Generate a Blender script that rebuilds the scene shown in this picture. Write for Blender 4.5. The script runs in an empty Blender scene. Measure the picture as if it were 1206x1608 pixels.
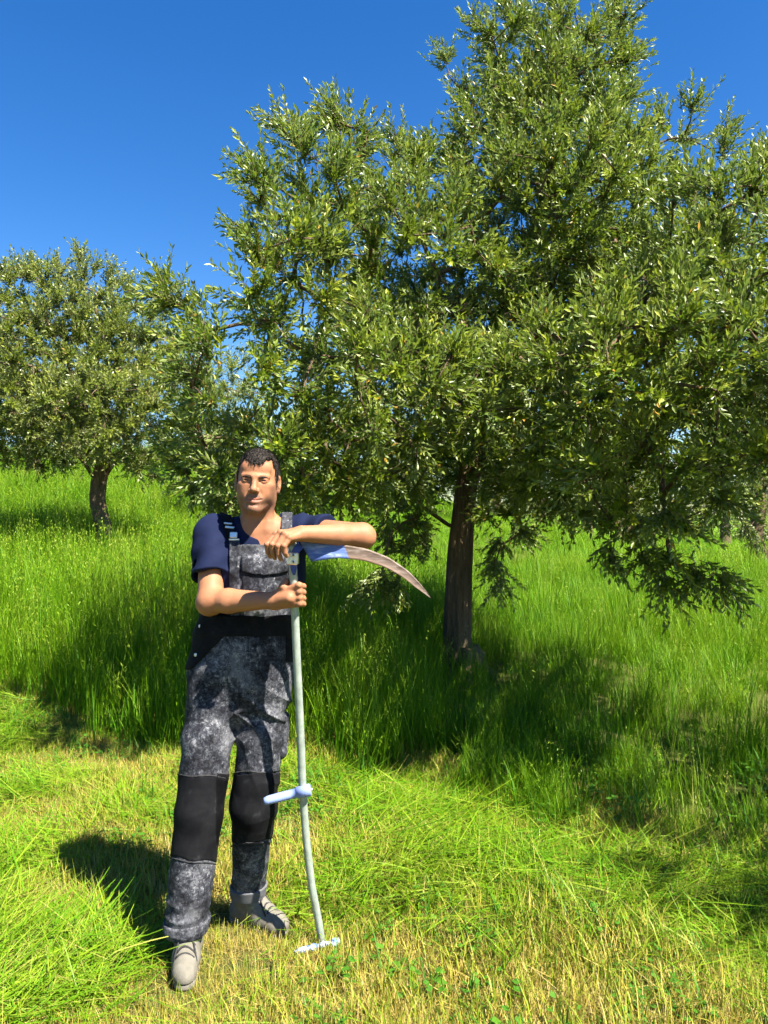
import bpy, math, time
import numpy as np
from mathutils import Vector, Matrix, Euler
T0 = time.time()
scene = bpy.context.scene
COL = scene.collection
R = math.radians

# ------------------------------------------------------------------ camera
cam_d = bpy.data.cameras.new('camera'); cam = bpy.data.objects.new('camera', cam_d); COL.objects.link(cam)
cam_d.sensor_fit = 'VERTICAL'; cam_d.sensor_height = 36.0; cam_d.lens = 36.0*1200/1608
cam_d.clip_start = 0.05; cam_d.clip_end = 2000
cam.location = (0, 0, 1.6); cam.rotation_euler = (R(90), 0, 0)
scene.camera = cam

# ------------------------------------------------------------------ light
SUN_EL = R(55.0); SUN_AZ = math.atan2(0.77, -0.64)      # azimuth of the sun, measured from +Y towards +X
sd = bpy.data.lights.new('sun', 'SUN'); sun = bpy.data.objects.new('sun', sd); COL.objects.link(sun)
sd.energy = 5.0; sd.angle = R(0.53); sd.color = (1.0, 0.95, 0.86)
svec = Vector((math.sin(SUN_AZ)*math.cos(SUN_EL), math.cos(SUN_AZ)*math.cos(SUN_EL), math.sin(SUN_EL)))
sun.rotation_euler = svec.to_track_quat('Z', 'Y').to_euler(); sun.location = svec*60
world = bpy.data.worlds.new('World'); scene.world = world; world.use_nodes = True
wn = world.node_tree; wn.nodes.clear()
sky = wn.nodes.new('ShaderNodeTexSky'); sky.sky_type = 'NISHITA'; sky.sun_disc = False
sky.sun_elevation = SUN_EL; sky.sun_rotation = SUN_AZ; sky.altitude = 300; sky.air_density = 1.0; sky.dust_density = 0.3; sky.ozone_density = 3.0
hsv = wn.nodes.new('ShaderNodeHueSaturation'); hsv.inputs['Saturation'].default_value = 1.36; hsv.inputs['Hue'].default_value = 0.508
bg = wn.nodes.new('ShaderNodeBackground'); bg.inputs['Strength'].default_value = 0.054
wo = wn.nodes.new('ShaderNodeOutputWorld')
wn.links.new(sky.outputs[0], hsv.inputs['Color']); wn.links.new(hsv.outputs[0], bg.inputs[0]); wn.links.new(bg.outputs[0], wo.inputs[0])
scene.view_settings.view_transform = 'Standard'; scene.view_settings.look = 'None'
scene.view_settings.exposure = 1.98; scene.view_settings.gamma = 1.0; scene.view_settings.use_curve_mapping = False
scene.render.engine = 'CYCLES'
scene.cycles.max_bounces = 4; scene.cycles.diffuse_bounces = 1; scene.cycles.transmission_bounces = 2; scene.cycles.glossy_bounces = 1; scene.cycles.use_light_tree = False
scene.cycles.use_adaptive_sampling = True; scene.cycles.adaptive_threshold = 0.02
scene.cycles.use_denoising = True

# ------------------------------------------------------------------ helpers
F = 1200.0
def W(u, v, Y):                       # a pixel of the photograph carried out to depth Y
    return np.array([(u-603)/F*Y, Y, 1.6-(v-804)/F*Y])

def mesh_np(name, V, quads=None, tris=None, smooth=True):
    me = bpy.data.meshes.new(name)
    V = np.asarray(V, np.float32)
    q = np.zeros((0, 4), np.int32) if quads is None else np.asarray(quads, np.int32)
    t = np.zeros((0, 3), np.int32) if tris is None else np.asarray(tris, np.int32)
    me.vertices.add(len(V)); me.vertices.foreach_set('co', V.ravel())
    nl = q.size+t.size; npoly = len(q)+len(t)
    me.loops.add(nl); me.loops.foreach_set('vertex_index', np.concatenate([q.ravel(), t.ravel()]).astype(np.int32))
    me.polygons.add(npoly)
    st = np.concatenate([np.arange(len(q))*4, len(q)*4+np.arange(len(t))*3]).astype(np.int32)
    me.polygons.foreach_set('loop_start', st)
    me.polygons.foreach_set('use_smooth', np.full(npoly, smooth, bool))
    me.update(calc_edges=True)
    return me

def attr(me, name, data, typ='FLOAT', domain='POINT'):
    a = me.attributes.new(name, typ, domain)
    a.data.foreach_set('vector' if typ == 'FLOAT_VECTOR' else ('color' if typ == 'FLOAT_COLOR' else 'value'), np.asarray(data).ravel())

def link(name, me, mat=None, parent=None, **props):
    o = bpy.data.objects.new(name, me); COL.objects.link(o)
    if mat is not None:
        for m in (mat if isinstance(mat, (list, tuple)) else [mat]): me.materials.append(m)
    if parent is not None:
        o.parent = parent
        o.matrix_parent_inverse = Matrix.Translation(-root_loc(parent))
    for k, v in props.items(): o[k] = v
    return o
def root_loc(o):
    l = Vector(o.location)
    while o.parent is not None:
        o = o.parent; l += Vector(o.location)
    return Vector((0, 0, 0)) if False else (o.location.copy() if o.type == 'EMPTY' else Vector((0, 0, 0)))
# every mesh is written in world coordinates: parts sit under an Empty whose offset their parent inverse undoes
def part(name, me, mat, parent, **props):
    o = bpy.data.objects.new(name, me); COL.objects.link(o)
    for m in (mat if isinstance(mat, (list, tuple)) else [mat]): me.materials.append(m)
    o.parent = parent
    o.matrix_parent_inverse = (Matrix.Translation(-Vector(parent.location)) if parent.type == 'EMPTY' else Matrix.Identity(4))
    for k, v in props.items(): o[k] = v
    return o
def thing(name, loc, label, cat, group=None):
    o = bpy.data.objects.new(name, None); COL.objects.link(o); o.location = loc
    o.empty_display_size = 0.1
    o['label'] = label; o['category'] = cat
    if group: o['group'] = group
    return o

def sines(seed, n, lo, hi):
    rg = np.random.default_rng(seed)
    k = rg.normal(size=(n, 3)); k /= np.linalg.norm(k, axis=1)[:, None]
    k *= np.exp(rg.uniform(np.log(lo), np.log(hi), n))[:, None]
    return k, rg.uniform(0, 6.28, n)
def wnoise(P, seed, lo, hi, n=10):     # smooth pseudo noise, about -1..1
    k, ph = sines(seed, n, lo, hi)
    out = np.zeros(P.shape[:-1], np.float32)
    for i in range(n): out += np.sin(P[..., 0]*k[i, 0]+P[..., 1]*k[i, 1]+P[..., 2]*k[i, 2]+ph[i])
    return out/np.sqrt(n/2.0)/1.4

def norm(v): return v/np.maximum(np.linalg.norm(v, axis=-1, keepdims=True), 1e-9)

# ------------------------------------------------------------------ materials
class NT:
    def __init__(s, name):
        s.m = bpy.data.materials.new(name); s.m.use_nodes = True; s.t = s.m.node_tree; s.t.nodes.clear()
        s.out = s.n('ShaderNodeOutputMaterial')
    def n(s, typ, **kw):
        x = s.t.nodes.new(typ)
        for k, v in kw.items(): setattr(x, k, v)
        return x
    def l(s, a, b): s.t.links.new(a, b)
    def noise(s, scale, detail=4, rough=0.55, vec=None, dist=0.0):
        x = s.n('ShaderNodeTexNoise'); x.inputs['Scale'].default_value = scale; x.inputs['Detail'].default_value = detail
        x.inputs['Roughness'].default_value = rough; x.inputs['Distortion'].default_value = dist
        if vec is not None: s.l(vec, x.inputs['Vector'])
        return x.outputs['Fac']
    def ramp(s, fac, stops, interp='LINEAR'):
        x = s.n('ShaderNodeValToRGB'); x.color_ramp.interpolation = interp
        e = x.color_ramp.elements
        while len(e) < len(stops): e.new(0.5)
        for el, (p, c) in zip(e, stops):
            el.position = p; el.color = (*c, 1) if len(c) == 3 else c
        s.l(fac, x.inputs[0]); return x.outputs[0]
    def mix(s, fac, a, b, blend='MIX'):
        x = s.n('ShaderNodeMix', data_type='RGBA', blend_type=blend)
        for sock, v in ((x.inputs[0], fac), (x.inputs[6], a), (x.inputs[7], b)):
            if hasattr(v, 'links'): s.l(v, sock)
            elif isinstance(v, (int, float)): sock.default_value = v
            else: sock.default_value = (*v, 1)
        return x.outputs[2]
    def math(s, op, a, b=0.0, clamp=False):
        x = s.n('ShaderNodeMath', operation=op, use_clamp=clamp)
        for sock, v in ((x.inputs[0], a), (x.inputs[1], b)):
            if hasattr(v, 'links'): s.l(v, sock)
            else: sock.default_value = v
        return x.outputs[0]
    def bump(s, h, strength=0.3, dist=0.01):
        x = s.n('ShaderNodeBump'); x.inputs['Strength'].default_value = strength; x.inputs['Distance'].default_value = dist
        s.l(h, x.inputs['Height']); return x.outputs[0]
    def princ(s, col=None, rough=0.6, spec=0.3, metal=0.0, nrm=None, **kw):
        x = s.n('ShaderNodeBsdfPrincipled')
        if col is not None:
            if hasattr(col, 'links'): s.l(col, x.inputs['Base Color'])
            else: x.inputs['Base Color'].default_value = (*col, 1)
        if hasattr(rough, 'links'): s.l(rough, x.inputs['Roughness'])
        else: x.inputs['Roughness'].default_value = rough
        x.inputs['Specular IOR Level'].default_value = spec; x.inputs['Metallic'].default_value = metal
        if nrm is not None: s.l(nrm, x.inputs['Normal'])
        for k, v in kw.items(): x.inputs[k].default_value = v
        return x.outputs[0]
    def done(s, sh): s.l(sh, s.out.inputs['Surface']); return s.m
    def obj(s): return s.n('ShaderNodeTexCoord').outputs['Object']
    def pos(s): return s.n('ShaderNodeNewGeometry').outputs['Position']
    def attr(s, name): return s.n('ShaderNodeAttribute', attribute_name=name).outputs['Fac']

def blade_material(name, stops, transl=0.4, rough=0.5, spec=0.18, off=0.0):
    t = NT(name)
    rnd = t.n('ShaderNodeObjectInfo').outputs['Random']
    tint = t.attr('tint')
    f = t.math('ADD', t.math('MULTIPLY', tint, 0.7), t.math('MULTIPLY', rnd, 0.2))
    nz = t.noise(0.9, 3, 0.6, t.pos())
    f = t.math('ADD', f, t.math('MULTIPLY', t.math('SUBTRACT', nz, 0.45+off), 0.55), clamp=True)
    c = t.ramp(f, stops)
    p = t.princ(c, rough, spec)
    tr = t.n('ShaderNodeBsdfTranslucent'); t.l(c, tr.inputs[0])
    mx = t.n('ShaderNodeMixShader'); mx.inputs[0].default_value = transl
    t.l(p, mx.inputs[1]); t.l(tr.outputs[0], mx.inputs[2])
    return t.done(mx.outputs[0])

M = {}
M['tall'] = blade_material('tall_grass', [(0.0, (0.022, 0.085, 0.002)), (0.3, (0.060, 0.18, 0.003)), (0.6, (0.15, 0.28, 0.004)), (0.85, (0.30, 0.35, 0.04)), (1.0, (0.42, 0.38, 0.12))], 0.4, off=-.26)
M['cut'] = blade_material('cut_grass', [(0.0, (0.035, 0.12, 0.003)), (0.35, (0.095, 0.23, 0.005)), (0.65, (0.21, 0.31, 0.012)), (1.0, (0.42, 0.36, 0.10))], 0.35, off=-.12)
M['straw'] = blade_material('straw', [(0.0, (0.07, 0.17, 0.006)), (0.25, (0.20, 0.26, 0.015)), (0.5, (0.36, 0.29, 0.045)), (0.8, (0.44, 0.33, 0.09)), (1.0, (0.52, 0.42, 0.19))], 0.25, off=-.13)
M['weed'] = blade_material('weed', [(0.0, (0.035, 0.11, 0.012)), (0.6, (0.07, 0.20, 0.015)), (1.0, (0.15, 0.27, 0.03))], 0.35)

t = NT('ground')
g = t.noise(1.7, 6, 0.6, t.pos()); g2 = t.noise(40, 5, 0.7, t.pos())
c = t.mix(g, (0.055, 0.042, 0.02), (0.14, 0.11, 0.04))
c = t.mix(t.math('MULTIPLY', g2, 0.7), c, (0.08, 0.13, 0.012))
sp = t.n('ShaderNodeSeparateXYZ'); t.l(t.pos(), sp.inputs[0])
c = t.mix(t.math('MULTIPLY', t.math('SUBTRACT', sp.outputs[1], 30.0), .06, clamp=True), c, (0.10, 0.19, 0.008))        # far off, the sward itself
M['ground'] = t.done(t.princ(c, 0.9, 0.1, nrm=t.bump(g2, 0.8, 0.04)))

def leaf_material(name, top, under, yell):
    t = NT(name)
    tint = t.attr('tint')
    big = t.noise(1.1, 2, 0.5, t.pos())
    f = t.math('ADD', t.math('MULTIPLY', tint, 0.75), t.math('MULTIPLY', t.math('SUBTRACT', big, 0.35), 0.5), clamp=True)
    c = t.ramp(f, top)
    u = t.mix(0.35, under, c)
    bf = t.n('ShaderNodeNewGeometry').outputs['Backfacing']
    col = t.mix(bf, c, u)
    isy = t.math('GREATER_THAN', tint, 0.985)
    col = t.mix(isy, col, yell)
    p = t.princ(col, 0.40, 0.40)
    tr = t.n('ShaderNodeBsdfTranslucent'); t.l(t.mix(0.5, col, (0.22, 0.32, 0.02)), tr.inputs[0])
    mx = t.n('ShaderNodeMixShader'); mx.inputs[0].default_value = 0.30
    t.l(p, mx.inputs[1]); t.l(tr.outputs[0], mx.inputs[2])
    return t.done(mx.outputs[0])
M['leaf'] = leaf_material('olive_leaf', [(0.0, (0.028, 0.066, 0.005)), (0.36, (0.085, 0.140, 0.006)), (0.66, (0.22, 0.265, 0.012)), (1.0, (0.38, 0.37, 0.045))], (0.21, 0.26, 0.085), (0.42, 0.24, 0.03))
M['leaf_far'] = leaf_material('olive_leaf_far', [(0.0, (0.05, 0.085, 0.016)), (0.42, (0.14, 0.18, 0.016)), (1.0, (0.34, 0.34, 0.055))], (0.23, 0.255, 0.115), (0.36, 0.26, 0.06))

t = NT('bark')
mp = t.n('ShaderNodeMapping'); mp.inputs['Scale'].default_value = (1, 1, 0.16); t.l(t.obj(), mp.inputs['Vector'])
b1 = t.noise(38, 7, 0.65, mp.outputs[0], 0.6); b2 = t.noise(9, 4, 0.6, t.obj())
c = t.ramp(b1, [(0.3, (0.045, 0.027, 0.015)), (0.55, (0.14, 0.085, 0.048)), (0.8, (0.27, 0.18, 0.115))])
c = t.mix(t.math('MULTIPLY', b2, 0.5), c, (0.13, 0.12, 0.07))
M['bark'] = t.done(t.princ(c, 0.9, 0.15, nrm=t.bump(b1, 0.9, 0.03)))

# ------------------------------------------------------------------ terrain
def gz(x, y):
    x = np.asarray(x, float); y = np.asarray(y, float)
    d = np.clip(y-5.0, 0, None); g = (np.sqrt(d*d+1.2)-1.095)/25.0
    g = np.where(y > 44, (39.0/25.0)+0.0*y, g); g = np.minimum(g, 39.0/25.0)
    s = np.clip(np.where(x < 2.5, 1.85-0.13*x, 1.525-0.19*(x-2.5)), -0.30, 3.2)
    z = g*s
    z = z+0.018*np.sin(x*1.9+0.6)*np.sin(y*2.3+1.0)+0.010*np.sin(x*5.1+y*3.7)
    z = z+np.clip(y-62, 0, 120)*np.interp(x, [-40, 0], [-.02, .006])
    return z
def build_ground():
    xs = np.concatenate([np.linspace(-300, -45, 14)[:-1], np.linspace(-45, -8, 50)[:-1], np.linspace(-8, 8, 140)[:-1], np.linspace(8, 45, 50)[:-1], np.linspace(45, 300, 14)])
    ys = np.concatenate([np.linspace(-60, -3, 14)[:-1], np.linspace(-3, 12, 130)[:-1], np.linspace(12, 50, 60)[:-1], np.linspace(50, 400, 24)])
    X, Y = np.meshgrid(xs, ys, indexing='ij'); Z = gz(X, Y)
    V = np.stack([X, Y, Z], -1).reshape(-1, 3)
    nx, ny = len(xs), len(ys); i, j = np.meshgrid(np.arange(nx-1), np.arange(ny-1), indexing='ij')
    a = (i*ny+j).ravel(); q = np.stack([a, a+ny, a+ny+1, a+1], -1)
    link('ground', mesh_np('ground', V, q), M['ground'], kind='structure')
build_ground()

# ------------------------------------------------------------------ tubes
def tube_mesh(chains, sides=8, caps=True):
    """chains: list of (points Nx3, radii N). Returns V, quads, tris."""
    Vs, Qs, Ts, off = [], [], [], 0
    for P, r in chains:
        P = np.asarray(P, float); r = np.asarray(r, float); n = len(P)
        Tn = norm(np.gradient(P, axis=0))
        up = np.array([0.13, 0.21, 0.97]) if abs(Tn[0, 2]) < 0.9 else np.array([1.0, 0.12, 0.05])
        U = norm(np.cross(Tn, up)); Bv = np.cross(Tn, U)
        a = np.arange(sides)/sides*2*np.pi
        ring = P[:, None, :]+r[:, None, None]*(np.cos(a)[None, :, None]*U[:, None, :]+np.sin(a)[None, :, None]*Bv[:, None, :])
        V = ring.reshape(-1, 3)
        k = np.arange(n-1)[:, None]*sides; s = np.arange(sides)[None, :]; s2 = (s+1) % sides
        q = np.stack([k+s, k+s2, k+sides+s2, k+sides+s], -1).reshape(-1, 4)
        Vs.append(V); Qs.append(q+off)
        if caps:
            Vs.append(P[[0, -1]]); c0 = off+n*sides; ss = np.arange(sides); ss2 = (ss+1) % sides
            Ts.append(np.stack([np.full(sides, c0), off+ss2, off+ss], -1))
            e = off+(n-1)*sides
            Ts.append(np.stack([np.full(sides, c0+1), e+ss, e+ss2], -1)); off += 2
        off += n*sides
    return np.concatenate(Vs), np.concatenate(Qs), (np.concatenate(Ts) if Ts else None)

def smooth_path(pts, n):
    pts = np.asarray(pts, float); d = np.concatenate([[0], np.cumsum(np.linalg.norm(np.diff(pts, axis=0), axis=1))])
    u = np.linspace(0, d[-1], n)
    out = np.stack([np.interp(u, d, pts[:, i]) for i in range(pts.shape[1])], -1)
    for _ in range(max(2, n//(len(pts)*2))):
        out[1:-1] = 0.25*out[:-2]+0.5*out[1:-1]+0.25*out[2:]
    return out

# ------------------------------------------------------------------ olive foliage
def sprigs_mesh(rg, O, D, L, pairs, leaf_len, leaf_w, tris4=True, curl=0.35):
    """O, D, L: sprig origins, directions, lengths -> leaf vertices, triangles, tint, and stem polylines"""
    n = len(O)
    side = norm(np.cross(D, rg.normal(size=(n, 3)))); up = np.cross(side, D)
    bend = rg.uniform(-curl, curl, n)
    m = pairs*2
    tt = (np.arange(m)//2+0.6)/pairs
    tt = np.broadcast_to(tt, (n, m))+rg.uniform(-0.03, 0.03, (n, m))
    stem = O[:, None]+D[:, None]*(L[:, None]*tt)[..., None]+up[:, None]*((bend*L)[:, None]*tt**2)[..., None]
    sd = norm(D[:, None]+up[:, None]*(2*bend[:, None]*tt)[..., None])
    az = (np.arange(m) % 2)*np.pi+(np.arange(m)//2 % 2)*np.pi/2
    az = az[None]+rg.uniform(-0.45, 0.45, (n, m))
    lat = side[:, None]*np.cos(az)[..., None]+up[:, None]*np.sin(az)[..., None]
    al = rg.uniform(0.5, 1.05, (n, m))*(1-0.35*np.clip(tt, 0, 1))
    ld = norm(sd*np.cos(al)[..., None]+lat*np.sin(al)[..., None]+rg.normal(size=(n, m, 3))*0.12)
    ln = norm(np.cross(np.cross(ld, sd), ld)+rg.normal(size=(n, m, 3))*0.25)   # upper side looks along the shoot
    lb = norm(np.cross(ln, ld)); ln = np.cross(ld, lb)
    ll = (leaf_len*rg.uniform(0.65, 1.2, (n, m))*(1-0.35*np.abs(tt-0.5)))[..., None]
    lw = (leaf_w*rg.uniform(0.8, 1.2, (n, m)))[..., None]
    droop = rg.uniform(-0.10, 0.16, (n, m))[..., None]
    b = stem; tip = stem+ld*ll-ln*ll*droop
    mid = stem+ld*ll*0.52-ln*ll*droop*0.2
    lft = mid+lb*lw*0.5+ln*lw*0.16; rgt = mid-lb*lw*0.5+ln*lw*0.16
    k = n*m
    tint = np.clip(rg.normal(0.40, 0.18, (n, 1))+0.38*(tt-0.4)+rg.normal(0, 0.11, (n, m)), 0, 0.97)
    tint = np.where(rg.random((n, m)) < 0.006, 1.0, tint).ravel()
    if tris4:
        V = np.stack([b, lft, mid, rgt, tip], 2).reshape(-1, 3)
        i = np.arange(k)[:, None]*5
        Tt = np.concatenate([i+np.array([[0, 2, 1]]), i+np.array([[0, 3, 2]]), i+np.array([[1, 2, 4]]), i+np.array([[2, 3, 4]])])
        tint = np.repeat(tint, 5)
    else:
        V = np.stack([b, lft, rgt, tip], 2).reshape(-1, 3)
        i = np.arange(k)[:, None]*4
        Tt = np.concatenate([i+np.array([[0, 2, 1]]), i+np.array([[1, 2, 3]])])
        tint = np.repeat(tint, 4)
    ts = np.linspace(0, 1, 3)
    st = O[:, None]+D[:, None]*(L[:, None]*ts)[..., None]+up[:, None]*((bend*L)[:, None]*ts**2)[..., None]
    return V, Tt, tint, st


def thin_strips(st, r):
    """cheap three sided stems, all at once"""
    n, m, _ = st.shape
    Tn = norm(np.gradient(st, axis=1)); U = norm(np.cross(Tn, np.array([0.3, 0.5, 0.81]))); B = np.cross(Tn, U)
    a = np.arange(3)*2*np.pi/3
    rr = np.linspace(1, 0.35, m)[None, :, None, None]*np.asarray(r).reshape(-1, 1, 1, 1)
    V = st[:, :, None]+rr*(np.cos(a)[None, None, :, None]*U[:, :, None]+np.sin(a)[None, None, :, None]*B[:, :, None])
    V = V.reshape(-1, 3)
    i = np.arange(n)[:, None, None]*(m*3); j = np.arange(m-1)[None, :, None]*3; s = np.arange(3)[None, None, :]; s2 = (s+1) % 3
    q = np.stack([i+j+s, i+j+s2, i+j+3+s2, i+j+3+s], -1).reshape(-1, 4)
    return V, q

def sample_clusters(rg, lobes, spacing, shell, dens=900, gap=0.0, seed=0):
    pts, outs, lob = [], [], []
    for li, (c, r) in enumerate(lobes):
        c = np.asarray(c); r = np.asarray(r)
        m = int(dens*np.prod(r)+30)
        d = norm(rg.normal(size=(m, 3))); rad = shell+(1-shell)*rg.random(m)**0.7
        pts.append(c+d*r*rad[:, None]); outs.append(norm(d/r)); lob.append(np.full(m, li))
    P = np.concatenate(pts); Ou = np.concatenate(outs); Lb = np.concatenate(lob)
    o = rg.permutation(len(P)); P, Ou, Lb = P[o], Ou[o], Lb[o]
    nz = wnoise(P, 77+seed, 1.5, 4.0)
    keep = []; kp = np.zeros((0, 3))
    buf = np.empty((len(P), 3)); nb = 0
    for i in range(len(P)):
        s = spacing*(1+0.35*max(0, nz[i]-gap))
        if nb and np.min(((buf[:nb]-P[i])**2).sum(1)) < s*s: continue
        if nz[i] > 1.05-gap: continue
        buf[nb] = P[i]; nb += 1; keep.append(i)
    return P[keep], Ou[keep], Lb[keep]

def olive_tree(name, label, group, base, trunk, trunk_r, limb_roots, lobes, clusters_kw, nsprig, sprig_len, pairs, leaf, seed,
               tris4=True, up=0.45, extra=None, leafmat='leaf', trunk_detail=True, droop_z=None, stems=True):
    rg = np.random.default_rng(seed)
    root = thing(name, tuple(base), label, 'tree', group)
    # --- trunk
    NR = 110 if trunk_detail else 46; tp = smooth_path(trunk, NR); tr = np.interp(np.linspace(0, 1, NR), np.linspace(0, 1, len(trunk_r)), trunk_r)
    sides = 80 if trunk_detail else 14
    V, q, tcap = tube_mesh([(tp, tr)], sides)
    C = np.repeat(tp, sides, 0); body = V[:len(C)]
    dirv = body-C; ang = np.tile(np.arange(sides)/sides*2*np.pi, NR); hh = np.repeat(np.linspace(0, 1, NR), sides)
    lump = 0.10*np.sin(ang*3+hh*4+seed)+0.07*np.sin(ang*5-hh*7)+0.045*np.sin(ang*9+hh*3)+0.03*np.sin(ang*14+hh*9+1)
    if trunk_detail: lump = lump+.035*np.abs(np.sin(ang*11+3*wnoise(np.stack([np.cos(ang), np.sin(ang), hh*2.2], -1), 8, 2, 6)))+.030*wnoise(np.stack([np.cos(ang)*3, np.sin(ang)*3, hh*7], -1), 9, 2, 7)+.10*wnoise(np.stack([np.cos(ang), np.sin(ang), hh*6], -1), 10, 1, 3)
    flare = 0.30*np.exp(-hh*9)*(1+0.7*np.sin(ang*4+seed))
    V[:len(C)] = C+dirv*(1+lump+flare)[:, None]
    part('trunk', mesh_np('trunk', V, q, tcap), M['bark'], root)
    # --- clusters and skeleton
    P, Ou, Lb = sample_clusters(rg, lobes, seed=seed, **clusters_kw)
    if extra is not None:
        P = np.concatenate([P, extra]); Ou = np.concatenate([Ou, norm(extra-P[:len(extra)].mean(0))]); Lb = np.concatenate([Lb, np.full(len(extra), -1)])
    nodes = [tuple(p) for p in tp[int(NR*.43):]]; par = [-1]+list(range(len(nodes)-1)); limb_id = [-1]*len(nodes)
    nodes = [np.array(p) for p in nodes]
    ntr = len(nodes)
    for li, (frac, pts) in enumerate(limb_roots):
        k0 = int(np.clip(frac, 0, 1)*(ntr-1)); path = smooth_path([nodes[k0]]+[np.asarray(p) for p in pts], 5+4*len(pts))
        prev = k0
        for p in path[1:]:
            nodes.append(p+rg.normal(size=3)*0.015); par.append(prev); limb_id.append(li); prev = len(nodes)-1
    N = np.array(nodes); par = list(par)
    top = N[ntr-1]
    order = np.argsort(((P-top)**2).sum(1))
    buf = np.zeros((len(N)+len(P)*6, 3)); buf[:len(N)] = N; nb = len(N)
    end_node = np.zeros(len(P), int)
    for ci in order:
        d = ((buf[:nb]-P[ci])**2).sum(1)
        prev = int(np.argmin(d)); a = buf[prev].copy(); dist = math.sqrt(d[prev])
        ns = int(np.clip(dist/0.14, 1, 5)); sag = rg.normal(size=3)*0.10*dist
        for s in range(1, ns+1):
            f = s/ns; p = a+(P[ci]-a)*f+sag*math.sin(f*math.pi)
            buf[nb] = p; par.append(prev); limb_id.append(limb_id[prev] if limb_id[prev] >= 0 else 99); prev = nb; nb += 1
        end_node[ci] = prev
    N = buf[:nb]; par = np.array(par)
    kids = [[] for _ in range(nb)]
    w = np.zeros(nb); e = 2.25
    w[end_node] += 0.0055**e
    for i in range(nb-1, -1, -1):
        if w[i] == 0: w[i] = 0.005**e
        if par[i] >= 0: w[par[i]] += w[i]; kids[par[i]].append(i)
    rad = np.minimum(w**(1/e), np.interp(np.linalg.norm(N-top, axis=1), [0, 3], [trunk_r[-1]*0.72, trunk_r[-1]*0.28]))
    thick, thin = {}, []
    started = set()
    stack = [(i, k) for i in range(ntr) for k in kids[i] if k >= ntr]
    while stack:
        s, k = stack.pop()
        ch = [s, k]
        while kids[ch[-1]]:
            ks = sorted(kids[ch[-1]], key=lambda z: -rad[z])
            for z in ks[1:]: stack.append((ch[-1], z))
            ch.append(ks[0])
        pr = rad[ch]; pr = pr.copy(); pr[0] = min(pr[0], pr[1]*1.25); pr[-1] *= 0.6
        pp = N[ch].copy()
        li = limb_id[k]
        if pr[1] > 0.016: thick.setdefault(li, []).append((pp, pr))
        else: thin.append((pp, pr))
    for li in sorted(thick):
        V, q, c = tube_mesh(thick[li], 9)
        part('limb' if li != 99 else 'bough', mesh_np('limb', V, q, c), M['bark'], root)
    # --- sprigs
    n = len(P)
    ci = np.repeat(np.arange(n), nsprig); k = len(ci)
    rr = rg.normal(size=(k, 3))
    upv = np.array([0, 0, 1.0])
    d = Ou[ci]*0.75+upv*up+norm(rr)*0.85
    if droop_z is not None:
        lowf = np.clip((droop_z-P[ci, 2])/0.8, 0, 1)[:, None]; d = d-upv*(0.9*lowf)
    d = norm(d)
    O = P[ci]+norm(rr)*rg.random((k, 1))*0.13-d*sprig_len*0.35
    L = sprig_len*rg.uniform(0.6, 1.35, k)
    V, Tt, tint, st = sprigs_mesh(rg, O, d, L, pairs, leaf[0], leaf[1], tris4)
    me = mesh_np("crown", V, None, Tt, smooth=False); attr(me, 'tint', tint)
    part('crown', me, M[leafmat], root)
    V1, q1, c1 = tube_mesh(thin, 5, caps=False)
    if stems:
        V2, q2 = thin_strips(st, np.full(k, 0.0028)); q1 = np.concatenate([q1, q2+len(V1)]); V1 = np.concatenate([V1, V2])
    part('twigs', mesh_np('twigs', V1, q1), M['bark'], root, kind='stuff')
    print(name, 'clusters', n, 'tris', len(Tt), 'twig quads', len(q1), 'leaves', len(tint)//(5 if tris4 else 4), round(time.time()-T0, 1))
    return root

def lobe(u, v, Y, ru, rv, ry): return (W(u, v, Y), np.array([ru/F*Y, ry, rv/F*Y]))

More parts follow.
